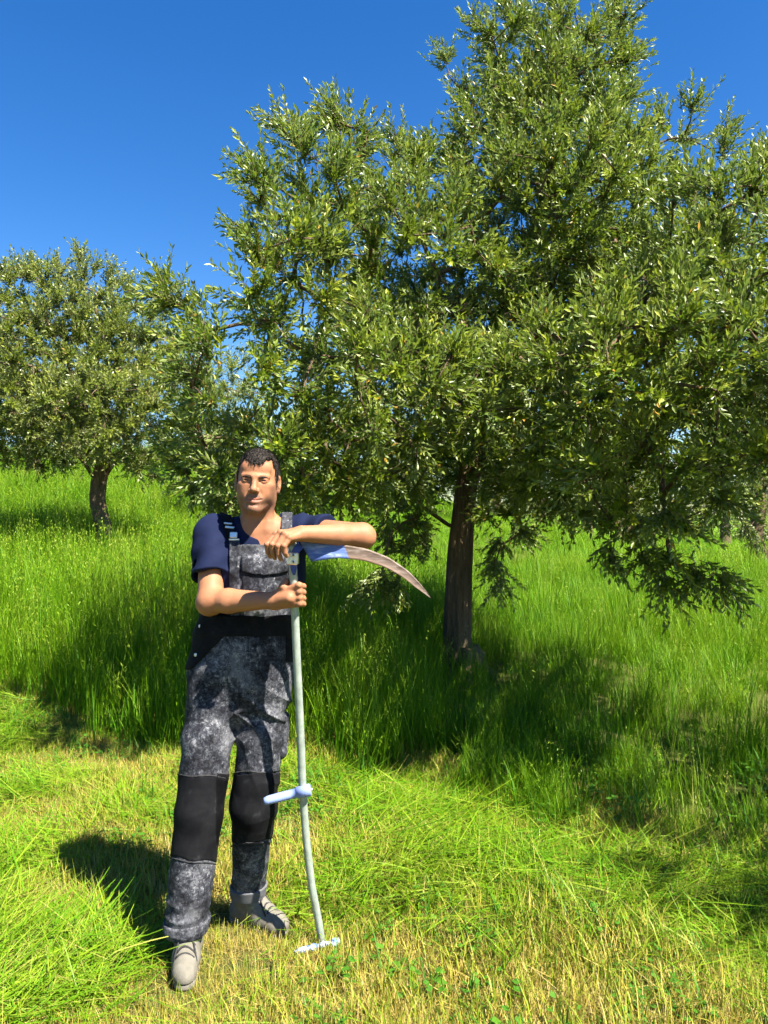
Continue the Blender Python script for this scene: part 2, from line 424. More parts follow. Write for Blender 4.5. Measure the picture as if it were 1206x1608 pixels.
def main_tree():
    lobes = [lobe(868, 115, 6.8, 85, 95, .7), lobe(850, 240, 6.6, 150, 120, 1.0), lobe(860, 370, 6.4, 200, 150, 1.3),
             lobe(492, 285, 5.8, 55, 75, .45), lobe(480, 360, 5.4, 120, 100, .8), lobe(545, 250, 5.9, 40, 60, .35), lobe(435, 270, 5.8, 40, 55, .35), lobe(1080, 700, 6.2, 120, 110, .7), lobe(455, 480, 4.9, 125, 115, .75), lobe(365, 415, 5.0, 48, 75, .4), lobe(395, 505, 4.9, 75, 75, .45), lobe(345, 530, 5.0, 50, 65, .35), lobe(345, 355, 5.2, 38, 50, .3),
             lobe(640, 315, 6.3, 95, 80, .7), lobe(660, 440, 5.7, 160, 130, .9), lobe(400, 590, 4.4, 115, 85, .55), lobe(430, 700, 4.7, 125, 85, .6), lobe(335, 680, 4.8, 65, 85, .5), lobe(350, 750, 5.3, 65, 45, .5), lobe(320, 720, 5.8, 60, 60, .5),
             lobe(640, 600, 4.6, 160, 110, .65), lobe(560, 720, 5.3, 140, 75, .7), lobe(480, 760, 6.0, 110, 40, .5),
             lobe(1075, 290, 6.6, 110, 90, .8), lobe(1165, 320, 6.2, 75, 80, .7), lobe(1110, 440, 5.0, 150, 140, 1.1), lobe(1000, 580, 4.3, 170, 130, .75), lobe(1180, 620, 4.1, 140, 160, .65), lobe(1215, 430, 4.6, 80, 150, .7), lobe(1150, 255, 6.0, 65, 50, .5), lobe(1060, 200, 6.4, 50, 40, .4), lobe(795, 90, 6.8, 50, 75, .5), lobe(950, 100, 6.8, 48, 75, .5),
             lobe(850, 620, 4.9, 150, 110, .8), lobe(1020, 740, 4.25, 150, 85, .6), lobe(900, 745, 5.8, 120, 75, .8), lobe(1000, 818, 4.5, 95, 38, .35), lobe(1150, 720, 4.0, 70, 60, .4),
             lobe(800, 500, 7.4, 250, 190, .8), lobe(700, 690, 7.3, 180, 90, .7), lobe(1240, 620, 5.0, 70, 120, .6),
             lobe(630, 800, 6.9, 55, 50, .4), lobe(790, 815, 6.9, 45, 50, .35)]
    ex = [W(1040, 885, 4.55), W(1050, 920, 4.55), W(1012, 880, 4.55), W(1095, 905, 4.55), W(1135, 915, 4.55), W(960, 870, 5.0), W(600, 905, 6.2), W(620, 920, 6.2), W(585, 925, 6.2),
          W(775, 890, 6.7), W(785, 915, 6.7), W(640, 860, 6.9), W(610, 850, 6.9), W(665, 850, 6.9), W(620, 215, 6.9), W(640, 240, 6.9),
          W(700, 90, 7.0), W(720, 140, 7.0), W(745, 40, 7.0), W(540, 195, 6.0), W(512, 180, 6.0), W(440, 195, 6.0), W(980, 80, 7.0), W(960, 40, 7.), W(1140, 205, 7.1), W(1195, 240, 7.0),
          W(870, -20, 7.0), W(900, -10, 7.0), W(800, 0, 7.0), W(250, 450, 5.0), W(300, 490, 5.0), W(270, 475, 5.0), W(330, 520, 4.9), W(290, 540, 4.9), W(310, 600, 4.8)]
    base = np.array([0.74, 7.0, float(gz(0.74, 7.0))])
    trunk = [base+[-.03, 0, -.15], W(716, 1050, 7.0), W(718, 960, 7.0), W(722, 860, 7.0), W(732, 760, 7.0), W(760, 690, 7.02), W(800, 610, 7.05), W(835, 520, 7.05)]
    limbs = [(0.02, [W(660, 790, 6.9), W(610, 735, 6.7), W(540, 650, 6.3), W(470, 520, 6.3), W(480, 380, 6.4), W(500, 230, 6.6)]),
             (0.25, [W(700, 690, 6.6), W(640, 620, 6.1), W(560, 600, 5.7), W(430, 600, 5.5)]),
             (0.30, [W(800, 690, 6.7), W(900, 650, 6.3), W(1020, 690, 4.9), W(1050, 800, 4.65), W(1045, 880, 4.55)]),
             (0.5, [W(900, 590, 7.0), W(1020, 500, 7.0), W(1100, 400, 7.0), W(1130, 290, 7.0)]),
             (0.98, [W(855, 430, 7.0), W(850, 300, 7.0), W(865, 160, 7.0), W(872, 60, 7.0)]),
             (0.6, [W(760, 560, 6.7), W(690, 450, 6.5), W(650, 340, 6.7)]),
             (0.45, [W(850, 620, 7.5), W(950, 560, 8.0), W(800, 450, 8.3)]),
             (0.5, [W(960, 640, 6.8), W(1150, 600, 6.7), W(1260, 520, 7.0)])]
    t = olive_tree('olive_tree', 'large olive tree with a straight brown trunk filling the right half, beside the man', 'olive trees', base,
               trunk, [.135, .110, .105, .103, .10, .09, .085, .075], limbs, lobes, dict(spacing=.235, shell=.42, dens=1100, gap=0.1), 20, .20, 8, (.060, .0180), 5,
               up=.5, extra=np.array(ex), droop_z=2.0)
    # root burr at the foot of the trunk
    rg = np.random.default_rng(3)
    ch = []
    for a in np.linspace(0, 6.28, 9)[:-1]:
        d = np.array([math.cos(a), math.sin(a), 0]); l = rg.uniform(.2, .36)
        ch.append((smooth_path([base+d*.06+[0, 0, .30], base+d*.16+[0, 0, .14], base+d*l+[0, 0, .02], base+d*(l+.12)+[0, 0, -.08]], 9), np.linspace(.07, .035, 9)))
    V, q, c = tube_mesh(ch, 9); V += (wnoise(V, 4, 20, 60)*.012)[:, None]
    part('root', mesh_np('root', V, q, c), M['bark'], t)
main_tree()

def left_tree():
    Y = 13.0
    L = lambda u, v, ru, rv, ry, dy=0: lobe(u, v, Y+dy, ru, rv, ry)
    lobes = [L(60, 490, 85, 75, .9), L(-50, 520, 90, 90, 1.0), L(160, 490, 65, 60, .8), L(130, 570, 165, 105, 1.6), L(20, 630, 120, 90, 1.2, -.6), L(225, 570, 95, 90, 1.1), L(255, 500, 55, 45, .6),
             L(160, 650, 140, 75, 1.3, -.8), L(40, 690, 100, 45, 1.0), L(240, 690, 70, 60, .8, -.3), L(120, 600, 150, 100, 1.0, 1.2)]
    ex = [W(125, 400, Y), W(128, 425, Y), W(150, 420, Y), W(175, 425, Y), W(40, 420, Y), W(20, 430, Y), W(60, 425, Y), W(250, 440, Y), W(265, 455, Y), W(200, 450, Y), W(90, 430, Y)]
    bx = (165-603)/F*Y; base = np.array([bx, Y, float(gz(bx, Y))])
    trunk = [base+[.03, 0, -.2], W(163, 830, Y), W(152, 790, Y), W(155, 750, Y), W(165, 720, Y), W(150, 650, Y), W(150, 590, Y)]
    limbs = [(0.0, [W(200, 690, Y), W(250, 620, Y), W(260, 530, Y)]), (0.2, [W(120, 670, Y-.3), W(60, 620, Y-.4), W(10, 600, Y-.5)]), (0.5, [W(120, 600, Y), W(80, 520, Y)]),
             (.9, [W(155, 520, Y), W(150, 460, Y)]), (0.1, [W(110, 700, Y), W(0, 660, Y), W(-60, 570, Y)])]
    olive_tree('olive_tree', 'smaller olive tree with a short crooked trunk standing in tall grass at the left', 'olive trees', base, trunk,
               [.17, .135, .125, .12, .115, .10, .09], limbs, lobes, dict(spacing=.31, shell=.4, dens=520, gap=0.0), 16, .31, 8, (.085, .024), 11, tris4=False, up=.5,
               extra=np.array(ex), leafmat='leaf_far', trunk_detail=False, droop_z=2.2)
left_tree()

def generic_tree(name, label, x, y, h, rx, seed, **kw):
    z = float(gz(x, y)); b = np.array([x, y, z]); rg = np.random.default_rng(seed)
    c = h*0.28
    lobes = []
    for i in range(9):
        a = rg.uniform(0, 6.28); rr = rx*rg.uniform(.2, .62)
        lobes.append((b+[math.cos(a)*rr, math.sin(a)*rr, rg.uniform(.36, .82)*h], np.array([rx*.45, rx*.45, h*.19])))
    lobes.append((b+[0, 0, h*.6], np.array([rx*.6, rx*.6, h*.3])))
    trunk = [b+[0, 0, -.2], b+[.05, 0, h*.1], b+[-.05, .03, h*.2], b+[0.05, 0, h*.32], b+[0.1, 0, h*.5]]
    limbs = [(.4, [b+[rx*.4*math.cos(a), rx*.4*math.sin(a), h*.45], b+[rx*.6*math.cos(a), rx*.6*math.sin(a), h*.65]]) for a in (0.3, 2.3, 4.4)]
    return olive_tree(name, label, 'olive trees', b, trunk, [.30, .24, .2, .17, .12], limbs, lobes, dict(spacing=.45, shell=.35, dens=160, gap=0.1), 14, .42, 7, (.095, .026), seed,
                      tris4=False, leafmat='leaf_far', trunk_detail=False, droop_z=z+h*.4, stems=False)
ta = generic_tree('olive_tree', 'grey-green olive tree half hidden behind the hanging branch at the right edge', 10.25, 21.0, 4.6, 2.3, 21)
tb = generic_tree('olive_tree', 'olive tree behind the man\'s head, between the left tree and the big tree', -3.1, 18.5, 4.6, 2.2, 22)
tb.location.z -= .5
def copy_tree(src, x, y, rz, s, label):
    r = src.copy(); COL.objects.link(r); r.location = (x, y, float(gz(x, y))); r.rotation_euler = (0, 0, rz); r.scale = (s, s, s); r['label'] = label
    for ch in src.children:
        c = ch.copy(); COL.objects.link(c); mpi = ch.matrix_parent_inverse.copy(); c.parent = r; c.matrix_parent_inverse = mpi
    return r
copy_tree(ta, -11.0, 24.0, 1.9, 1.0, 'distant olive tree on the grassy rise beyond the left tree, at the photo\'s left edge')
copy_tree(tb, 3.0, 27.0, 2.6, 1.0, 'distant olive tree glimpsed under the big crown, just left of the big trunk')
copy_tree(ta, 8.0, 30.0, 4.0, 1.05, 'distant olive tree behind the big crown, right of the big trunk')
copy_tree(tb, 5.2, 36.0, 3.3, 1.15, 'far olive tree beyond the field under the middle of the big crown')
copy_tree(ta, 12.2, 38.0, 0.6, 1.2, 'far olive tree beyond the field above the hanging branch')
copy_tree(tb, 15.5, 28.0, 5.1, 1.1, 'distant olive tree beyond the right edge tree at the far side of the field').location.z -= 1.2

for x_, y_, a_, s_, k_ in ((1.2, 44, .4, 1.1, 'straight behind the big trunk'), (-3.5, 46, 2.2, 1.1, 'over the crest behind the man'), (9.5, 46, 1.2, 1.25, 'far back between the trunk and the hanging branch'), (14.5, 47, 3.9, 1.2, 'far back behind the hanging branch'),
                          (20.5, 46, 5.0, 1.25, 'at the far right end of the field'), (-16, 40, 1.0, 1.1, 'on the crest at the far left'), (-9.5, 42, 3.0, 1.1, 'on the crest behind the left tree\'s trunk')):
    copy_tree(ta if a_ > 2 else tb, x_, y_, a_, s_, 'far olive tree '+k_)
for x_, y_, a_, s_, k_ in ((7.6, 50, .9, 1.1, 'on the far bank right of the big trunk'), (3.5, 54, 2.9, 1.2, 'furthest back, beside the big trunk'), (12.5, 55, 4.4, 1.2, 'furthest back under the right of the big crown'), (18, 54, 1.7, 1.2, 'furthest back near the right edge'), (22.5, 56, 3.1, 1.25, 'furthest back at the right edge'), (15.2, 57, 5.2, 1.3, 'furthest back behind the right edge trunk'), (10.2, 58, 0.2, 1.3, 'furthest back under the middle of the hanging branch'), (26, 55, 4.0, 1.3, 'furthest back beyond the right edge')):
    o = copy_tree(ta if a_ > 2 else tb, x_, y_, a_, s_, 'low bushy olive tree '+k_); o.location.z -= 1.3
# a neighbour of the big tree stands out of the picture at the right: its shade falls into the lower right corner
generic_tree('olive_tree', 'olive tree beside the photographer, out of the picture, whose shade darkens the lower right corner', 3.9, 3.0, 4.7, 1.75, 31)
# ------------------------------------------------------------------ grass: one object holds its tuft shapes and its planting points
def scatter_group():
    g = bpy.data.node_groups.new('scatter', 'GeometryNodeTree')
    g.interface.new_socket('Geometry', in_out='INPUT', socket_type='NodeSocketGeometry')
    g.interface.new_socket('Geometry', in_out='OUTPUT', socket_type='NodeSocketGeometry')
    N = g.nodes.new
    gi, go = N('NodeGroupInput'), N('NodeGroupOutput')
    def na(nm, typ):
        x = N('GeometryNodeInputNamedAttribute'); x.data_type = typ; x.inputs['Name'].default_value = nm
        return x.outputs['Attribute']
    sep = N('GeometryNodeSeparateGeometry'); sep.domain = 'POINT'
    cmp_ = N('FunctionNodeCompare'); cmp_.data_type = 'FLOAT'; cmp_.operation = 'GREATER_THAN'
    cmp_.inputs[1].default_value = 0.5
    g.links.new(na('is_pt', 'FLOAT'), cmp_.inputs[0])
    g.links.new(gi.outputs[0], sep.inputs[0]); g.links.new(cmp_.outputs[0], sep.inputs['Selection'])
    sp = N('GeometryNodeSplitToInstances'); sp.domain = 'POINT'
    g.links.new(sep.outputs['Inverted'], sp.inputs['Geometry']); g.links.new(na('var', 'INT'), sp.inputs['Group ID'])
    iop = N('GeometryNodeInstanceOnPoints'); iop.inputs['Pick Instance'].default_value = True
    g.links.new(sep.outputs['Selection'], iop.inputs['Points']); g.links.new(sp.outputs['Instances'], iop.inputs['Instance'])
    g.links.new(na('var', 'INT'), iop.inputs['Instance Index'])
    g.links.new(na('rot', 'FLOAT_VECTOR'), iop.inputs['Rotation']); g.links.new(na('scl', 'FLOAT_VECTOR'), iop.inputs['Scale'])
    g.links.new(iop.outputs[0], go.inputs[0])
    return g
SC = scatter_group()

def blades(rg, n, rad, h, w, lean, seg=4, bend=0.5, lie=0.0, tint=(0.3, 0.15), ori=None, base_z=0.0, tip_tint=0.12):
    """n curved blades; lie=1 puts them flat on the ground"""
    a = rg.uniform(0, 6.28, n); r = rad*np.sqrt(rg.random(n))
    b = np.stack([np.cos(a)*r, np.sin(a)*r, np.full(n, base_z)], -1)
    az = rg.uniform(0, 6.28, n) if ori is None else ori+rg.normal(0, 0.42, n)+np.where(rg.random(n) < .15, np.pi, 0)
    H = h*rg.uniform(0.55, 1.15, n); wd = w*rg.uniform(0.7, 1.3, n)
    le = np.abs(rg.normal(0, lean, n))+lie*rg.uniform(1.22, 1.66, n)
    be = rg.uniform(0.1, 1.0, n)*bend*(1 if lie == 0 else rg.choice([-1, 1], n)*0.5)
    ts = np.linspace(0, 1, seg+1)
    th = le[:, None]+be[:, None]*ts[None]**1.5*1.6
    th = np.clip(th, 0, 1.75 if lie else 2.6)
    ds = (H/seg)[:, None]
    hor = np.concatenate([np.zeros((n, 1)), np.cumsum(np.sin(th[:, :-1])*ds, 1)], 1); ver = np.concatenate([np.zeros((n, 1)), np.cumsum(np.cos(th[:, :-1])*ds, 1)], 1)
    dirh = np.stack([np.cos(az), np.sin(az), 0*az], -1); sid = np.stack([-np.sin(az), np.cos(az), 0*az], -1)
    tw = rg.uniform(-1.2, 1.2, n); sid = sid*np.cos(tw)[:, None]+np.cross(dirh, sid)*np.sin(tw)[:, None]*0.5+dirh*np.sin(tw)[:, None]*0.5
    c = b[:, None]+dirh[:, None]*hor[..., None]+np.array([0, 0, 1.])*ver[..., None]
    prof = np.interp(ts, [0, .3, .7, 1], [.7, 1, .75, .06])
    o = sid[:, None]*(wd[:, None]*prof[None]*0.5)[..., None]
    V = np.stack([c-o, c+o], 2)                     # n, seg+1, 2, 3
    m = (seg+1)*2
    i = np.arange(n)[:, None]*m+np.arange(seg)[None]*2
    q = np.stack([i, i+1, i+3, i+2], -1).reshape(-1, 4)
    tn = np.clip(rg.normal(tint[0], tint[1], n)[:, None]+tip_tint*ts[None], 0, 1)
    return V.reshape(-1, 3), q, np.repeat(tn.reshape(-1), 2), c
def ears(rg, tops, dirs, ln, w, tint):
    n = len(tops); s = norm(np.cross(dirs, rg.normal(size=(n, 3))))
    l = (ln*rg.uniform(.7, 1.2, n))[:, None]
    V = np.stack([tops, tops+dirs*l*.4+s*w, tops+dirs*l, tops+dirs*l*.4-s*w], 1).reshape(-1, 3)
    i = np.arange(n)[:, None]*4
    return V, i+np.array([[0, 1, 2, 3]]), np.full(n*4, tint)
def oat_heads(rg, c, ids, tint=0.85):
    """drooping spikelets along the upper third of some stalks"""
    Vs, Qs, Ts, off = [], [], [], 0
    for i in ids:
        for k in range(9):
            f = rg.uniform(.68, 1.0); j = f*(c.shape[1]-1); j0 = int(min(j, c.shape[1]-2)); p = c[i, j0]+(c[i, j0+1]-c[i, j0])*(j-j0)
            p = p+rg.normal(size=3)*[.014, .014, .004]
            V, q, t_ = ears(rg, p[None], norm(np.array([[rg.normal()*.4, rg.normal()*.4, -1+rg.uniform(0, .8)]])), .034, .0044, tint)
            Vs.append(V); Qs.append(q+off); Ts.append(t_); off += len(V)
    return np.concatenate(Vs), np.concatenate(Qs), np.concatenate(Ts)
def join(*gs):
    V, Q, T_, off = [], [], [], 0
    for v, q, t_ in gs:
        V.append(v); Q.append(q+off); T_.append(t_); off += len(v)
    return np.concatenate(V), np.concatenate(Q), np.concatenate(T_)

def scatter(name, variants, P, var, rot, scl, mat, label, cat):
    V, Q, T_, ids, off = [], [], [], [], 0
    for k, (v, q, tn) in enumerate(variants):
        V.append(v); Q.append(q+off); T_.append(tn); ids.append(np.full(len(v), k)); off += len(v)
    n = len(P); V = np.concatenate(V+[P]); Q = np.concatenate(Q)
    me = mesh_np(name, V, Q, smooth=True)
    z = np.zeros(off)
    attr(me, 'is_pt', np.concatenate([z, np.ones(n)])); attr(me, 'tint', np.concatenate(T_+[np.zeros(n)]))
    attr(me, 'var', np.concatenate(ids+[np.asarray(var)]).astype(np.int32), 'INT')
    attr(me, 'rot', np.concatenate([np.zeros((off, 3)), rot]), 'FLOAT_VECTOR'); attr(me, 'scl', np.concatenate([np.ones((off, 3)), scl]), 'FLOAT_VECTOR')
    o = link(name, me, mat, kind='stuff', label=label, category=cat)
    md = o.modifiers.new('scatter', 'NODES'); md.node_group = SC
    print(name, n, round(time.time()-T0, 1))
    return o

# edge of the standing grass: where the mowing stopped
BX = np.array([-30, -9, -5, -3.3, -2.2, -1.46, -.9, -.45, 0.1, .65, 1.2, 1.6, 2.4, 6, 30])
BY = np.array([9.5, 8.2, 7.2, 6.5, 5.6, 5.05, 4.95, 4.85, 4.55, 3.98, 3.66, 3.30, 2.9, 2.2, 2.0])
def edge(x, y): return np.interp(x, BX, BY)+0.10*np.sin(x*7.0)+0.06*np.sin(x*17+1.0)

def place(rg, n, x0, x1, y0, y1):
    return rg.uniform(x0, x1, n), rg.uniform(y0, y1, n)
def wedge(rg, dens, y0, y1, k=0.78, pad=1.3):
    h = k*y1+pad; n = int(dens*2*h*(y1-y0)); x, y = place(rg, n, -h, h, y0, y1)
    m = np.abs(x) < k*y+pad
    return x[m], y[m]

def tall_grass():
    rg = np.random.default_rng(1); vs = []
    for k in range(7):
        v, q, tn, c = blades(rg, 26, .17, .74, .0065, .13, 5, .75, tint=(.24, .12))
        v2, q2, t2, c2 = blades(rg, 16, .17, .50, .0075, .2, 4, 1.1, tint=(.2, .1))
        v3, q3, t3, c3 = blades(rg, 6, .15, .86, .0030, .1, 5, .35, tint=(.45, .12))
        gs = [(v, q, tn), (v2, q2, t2), (v3, q3, t3)]
        gs.append(oat_heads(rg, c3, range(1 if k < 3 else 5), .62))
        vs.append(join(*gs))
    Ps, sc, vr = [], [], []
    for y0, y1, dens, sx, szz in ((2.2, 9, 42, 1.0, 1.0), (9, 15, 24, 1.25, 1.0), (15, 26, 9, 1.9, 1.0), (26, 62, 3.2, 3.0, 1.05)):
        x, y = wedge(rg, dens, y0, y1)
        m = (y > edge(x, y)) | (x < -20)
        # thin, lower growth on the sunny right hand side
        thin = (x > .9) & (y < 6.0+0.2*x) & (rg.random(len(x)) < .25); m &= ~thin
        m &= ((x-.74)**2+(y-7.0)**2 > .2**2)
        x, y = x[m], y[m]
        s = np.clip(.95+.16*wnoise(np.stack([x, y, 0*x], -1), 9, .8, 3), .55, 1.25)*rg.uniform(.85, 1.12, len(x))
        s *= np.where(x > .85, np.where(rg.random(len(x)) < .07, .95, .50), np.where((x > .3) & (y < 6.0), .62, 1.0))
        s *= np.where(x < -.6, 1.22, 1.0)
        s *= np.interp(y-edge(x, y), [0, .5, 2.0], [.8, .95, 1.0])
        s *= np.interp(np.hypot(x-.74, y-6.7), [.3, 1.1], [.5, 1.0])
        far = np.interp(y, [9, 30], [1.0, .72]); s *= np.where(x > 1.0, 1.0, far)
        Ps.append(np.stack([x, y, gz(x, y)-.01], -1)); sc.append(np.stack([sx*s**.5, sx*s**.5, szz*s], -1))
        vr.append(np.where(x < -.5, rg.integers(0, 7, len(x)), rg.integers(0, 4, len(x))))
    P = np.concatenate(Ps); n = len(P)
    rot = np.stack([rg.normal(0, .06, n), rg.normal(0, .06, n), rg.uniform(0, 6.28, n)], -1)
    scatter('tall_grass', vs, P, np.concatenate(vr), rot, np.concatenate(sc), M['tall'], 'tall bright green grass standing in the field under and beyond the trees', 'grass')
tall_grass()

# swaths of cut grass lying on the ground: centre, half sizes, heading of the long axis, lay of the stems, height
SW = [(-2.2, 4.25, .55, .22, .3, 2.7, .05), (-1.25, 4.05, .30, .16, -.2, 2.4, .05), (-3.4, 6.1, .9, .5, -.5, 2.6, .06), (-2.15, 2.95, .75, 1.05, .35, 2.55, .11), (-1.75, 3.45, .45, .22, .2, 2.9, .08), (-3.1, 4.9, .95, .6, .3, 2.5, .07), (-1.4, 2.75, .5, .5, .3, 2.3, .09), (-.75, 4.75, .55, .25, -.1, 3.0, .09),
      (.10, 4.05, .55, .55, -.5, -.45, .13), (.55, 3.45, .75, .50, -.45, -.6, .15), (-.10, 4.5, .5, .30, -.1, -.3, .10), (1.15, 3.12, .5, .45, -.5, .5, .14), (1.6, 2.75, .5, .45, -.4, 2.6, .13), (-2.0, 2.3, .8, .35, 0, 2.5, .08), (-.15, 3.3, .25, .35, -.3, -.5, .05)]
def swath(x, y):
    f = np.full(len(x), -9.0); lay = np.zeros(len(x)); hh = np.zeros(len(x))
    for cx, cy, rx, ry, ax, la, h_ in SW:
        dx, dy = x-cx, y-cy; lx = dx*math.cos(ax)+dy*math.sin(ax); ly = -dx*math.sin(ax)+dy*math.cos(ax)
        g = 1-((lx/rx)**2+(ly/ry)**2)+.25*wnoise(np.stack([x, y, 0*x], -1), 17, 4, 10)
        m = g > f; f = np.where(m, g, f); lay = np.where(m, la, lay); hh = np.where(m, h_, hh)
    return f, lay, hh*.8
def cut_grass():
    rg = np.random.default_rng(2); vs = []
    for k in range(6):
        a = blades(rg, 22, .17, .31, .0055, .1, 4, .4, lie=.99, tint=(.36, .16), ori=0.0, tip_tint=.05)
        b = blades(rg, 2, .15, .20, .004, .6, 3, .9, tint=(.4, .2))
        d = blades(rg, 7, .16, .30, .0022, .1, 3, .4, lie=.96, tint=(.82, .12), ori=0.0)
        vs.append(join(a[:3], b[:3], d[:3]))
    n = 17000
    x = rg.uniform(-4.6, 3.0, n); y = 1.8+5.2*rg.random(n)**1.35
    f, lay, hh = swath(x, y)
    nz = wnoise(np.stack([x, y, 0*x], -1), 5, 3, 11); n2 = wnoise(np.stack([x, y, 0*x], -1), 25, 8, 22)
    pr = np.where(f > -.15, .30+.75*np.clip(f+.15, 0, .7)+.30*nz, .045+.07*nz)
    keep = (rg.random(n) < pr) & (np.abs(x) < .62*y+.6)
    keep &= ((x+.69)**2+(y-2.66)**2 > .21**2) & ((x+.46)**2+(y-2.92)**2 > .22**2) & ((x+.22)**2+(y-2.8)**2 > .14**2) & (y < edge(x, y)+.30)
    x, y, f, lay, hh, n2 = [a[keep] for a in (x, y, f, lay, hh, n2)]; n = len(x)
    z = gz(x, y)+hh*np.clip(f, 0, 1)**.7*np.clip(.55+.6*n2, 0, 1.3)*rg.random(n)**.7+.012
    P = np.stack([x, y, z], -1)
    tl = np.where(rg.random(n) < .06, .38, .11)
    rot = np.stack([rg.normal(0, 1, n)*tl, rg.normal(0, 1, n)*tl, lay+rg.normal(0, .8, n)+1.2*wnoise(np.stack([x, y, 0*x], -1), 8, 1.5, 5)], -1)
    s = rg.uniform(.55, 1.15, n)*np.where(f > -.1, 1, .75); scl = np.stack([s, s, s], -1)
    scatter('cut_grass', vs, P, rg.integers(0, 6, n), rot, scl, M['cut'], 'freshly cut green grass lying in swaths on the mown strip', 'cut grass')
cut_grass()

def seg_dist(x, y, a, b):
    dx, dy = b[0]-a[0], b[1]-a[1]; tt = np.clip(((x-a[0])*dx+(y-a[1])*dy)/(dx*dx+dy*dy), 0, 1)
    return np.hypot(x-a[0]-tt*dx, y-a[1]-tt*dy)
def in_swath(x, y):
    f = np.zeros(len(x))
    for cx, cy, rx, ry, ax, lay, hh in SW:
        dx, dy = x-cx, y-cy; lx = dx*math.cos(ax)+dy*math.sin(ax); ly = -dx*math.sin(ax)+dy*math.cos(ax)
        f = np.maximum(f, 1-((lx/rx)**2+(ly/ry)**2))
    return f
def stubble():
    rg = np.random.default_rng(4); vs = []
    for k in range(6):
        a = blades(rg, 24, .085, .085, .0030, .32, 3, .5, tint=(.66, .17), tip_tint=.1)
        b = blades(rg, 7, .09, .13, .0040, .4, 3, .9, tint=(.06, .10))
        d = blades(rg, 14, .10, .16, .0024, .2, 3, .4, lie=.93, tint=(.8, .12))
        vs.append(join(a[:3], b[:3], d[:3]))
    n = 15000
    x = rg.uniform(-4.6, 3.0, n); y = 1.75+5.6*rg.random(n)**1.45
    m = (y < edge(x, y)+.5) & (np.abs(x) < .62*y+.7) & ~((in_swath(x, y) > .45) & (rg.random(n) < .7))
    m &= (seg_dist(x, y, (-.712, 2.80), (-.674, 2.58)) > .052) & (seg_dist(x, y, (-.58, 3.0), (-.39, 2.90)) > .054)
    x, y = x[m], y[m]; n = len(x)
    P = np.stack([x, y, gz(x, y)-.004], -1)
    s = rg.uniform(.6, 1.2, n)*np.clip(1+.35*wnoise(P*[1, 1, 0], 6, 2, 6), .5, 1.6)
    nearfoot = np.minimum((x+.68)**2+(y-2.62)**2, (x+.42)**2+(y-2.88)**2) < .3**2
    s = np.where(nearfoot, np.minimum(s, .62), s)
    scatter('stubble', vs, P, rg.integers(0, 6, n), np.stack([rg.normal(0, .12, n), rg.normal(0, .12, n), rg.uniform(0, 6.28, n)], -1), np.stack([s, s, s], -1),
            M['straw'], 'yellow straw stubble left standing on the mown ground round the man\'s feet', 'stubble')
stubble()
def weeds():
    rg = np.random.default_rng(6); vs = []
    for k in range(5):
        n = 16; a = rg.uniform(0, 6.28, n); el = rg.uniform(.3, 1.2, n); L = rg.uniform(.04, .11, n)
        d = np.stack([np.cos(a)*np.cos(el), np.sin(a)*np.cos(el), np.sin(el)], -1)
        p = d*L[:, None]; sd = norm(np.cross(d, [0, 0, 1.])); fl = norm(np.stack([np.cos(a), np.sin(a), rg.uniform(-.3, .4, n)], -1)); w = rg.uniform(.010, .02, n)[:, None]
        V = np.stack([p-fl*w*.8, p+sd*w*.8, p+fl*w*1.2, p-sd*w*.8], 1).reshape(-1, 3); q = np.arange(n)[:, None]*4+np.arange(4)[None]
        g1 = (V, q, np.repeat(np.clip(rg.normal(.5, .2, n), 0, 1), 4))
        st = thin_strips(np.stack([p*0, p*.5+[0, 0, .004], p], 1), np.full(n, .0012)); g2 = (st[0], st[1], np.full(len(st[0]), .4))
        b = blades(rg, 6, .05, .16, .006, .4, 4, 1.0, tint=(.4, .2))
        vs.append(join(g1, g2, b[:3]))
    n = 1500; x = rg.uniform(-4, 3, n); y = 1.9+4.6*rg.random(n)**1.2
    f = wnoise(np.stack([x, y, 0*x], -1), 15, 1.2, 4)
    m = (y < edge(x, y)+.4) & (f > -.1) & ((x+.69)**2+(y-2.6)**2 > .26**2) & ((x+.45)**2+(y-2.9)**2 > .2**2)
    x1, y1 = x[m], y[m]
    n = 420; x = rg.uniform(-.2, 4, n); y = rg.uniform(3.2, 6.5, n); m = (y > edge(x, y)) & (y < edge(x, y)+2); x2, y2 = x[m], y[m]
    x = np.concatenate([x1, x2]); y = np.concatenate([y1, y2]); n = len(x)
    s = rg.uniform(.5, 1.3, n)*np.where(np.arange(n) < len(x1), .8, 1.15)
    scatter('weeds', vs, np.stack([x, y, gz(x, y)], -1), rg.integers(0, 5, n), np.stack([rg.normal(0, .1, n), rg.normal(0, .1, n), rg.uniform(0, 6.28, n)], -1), np.stack([s, s, s], -1),
            M['weed'], 'low broad-leaved green weeds scattered among the stubble and grass', 'weeds')
weeds()
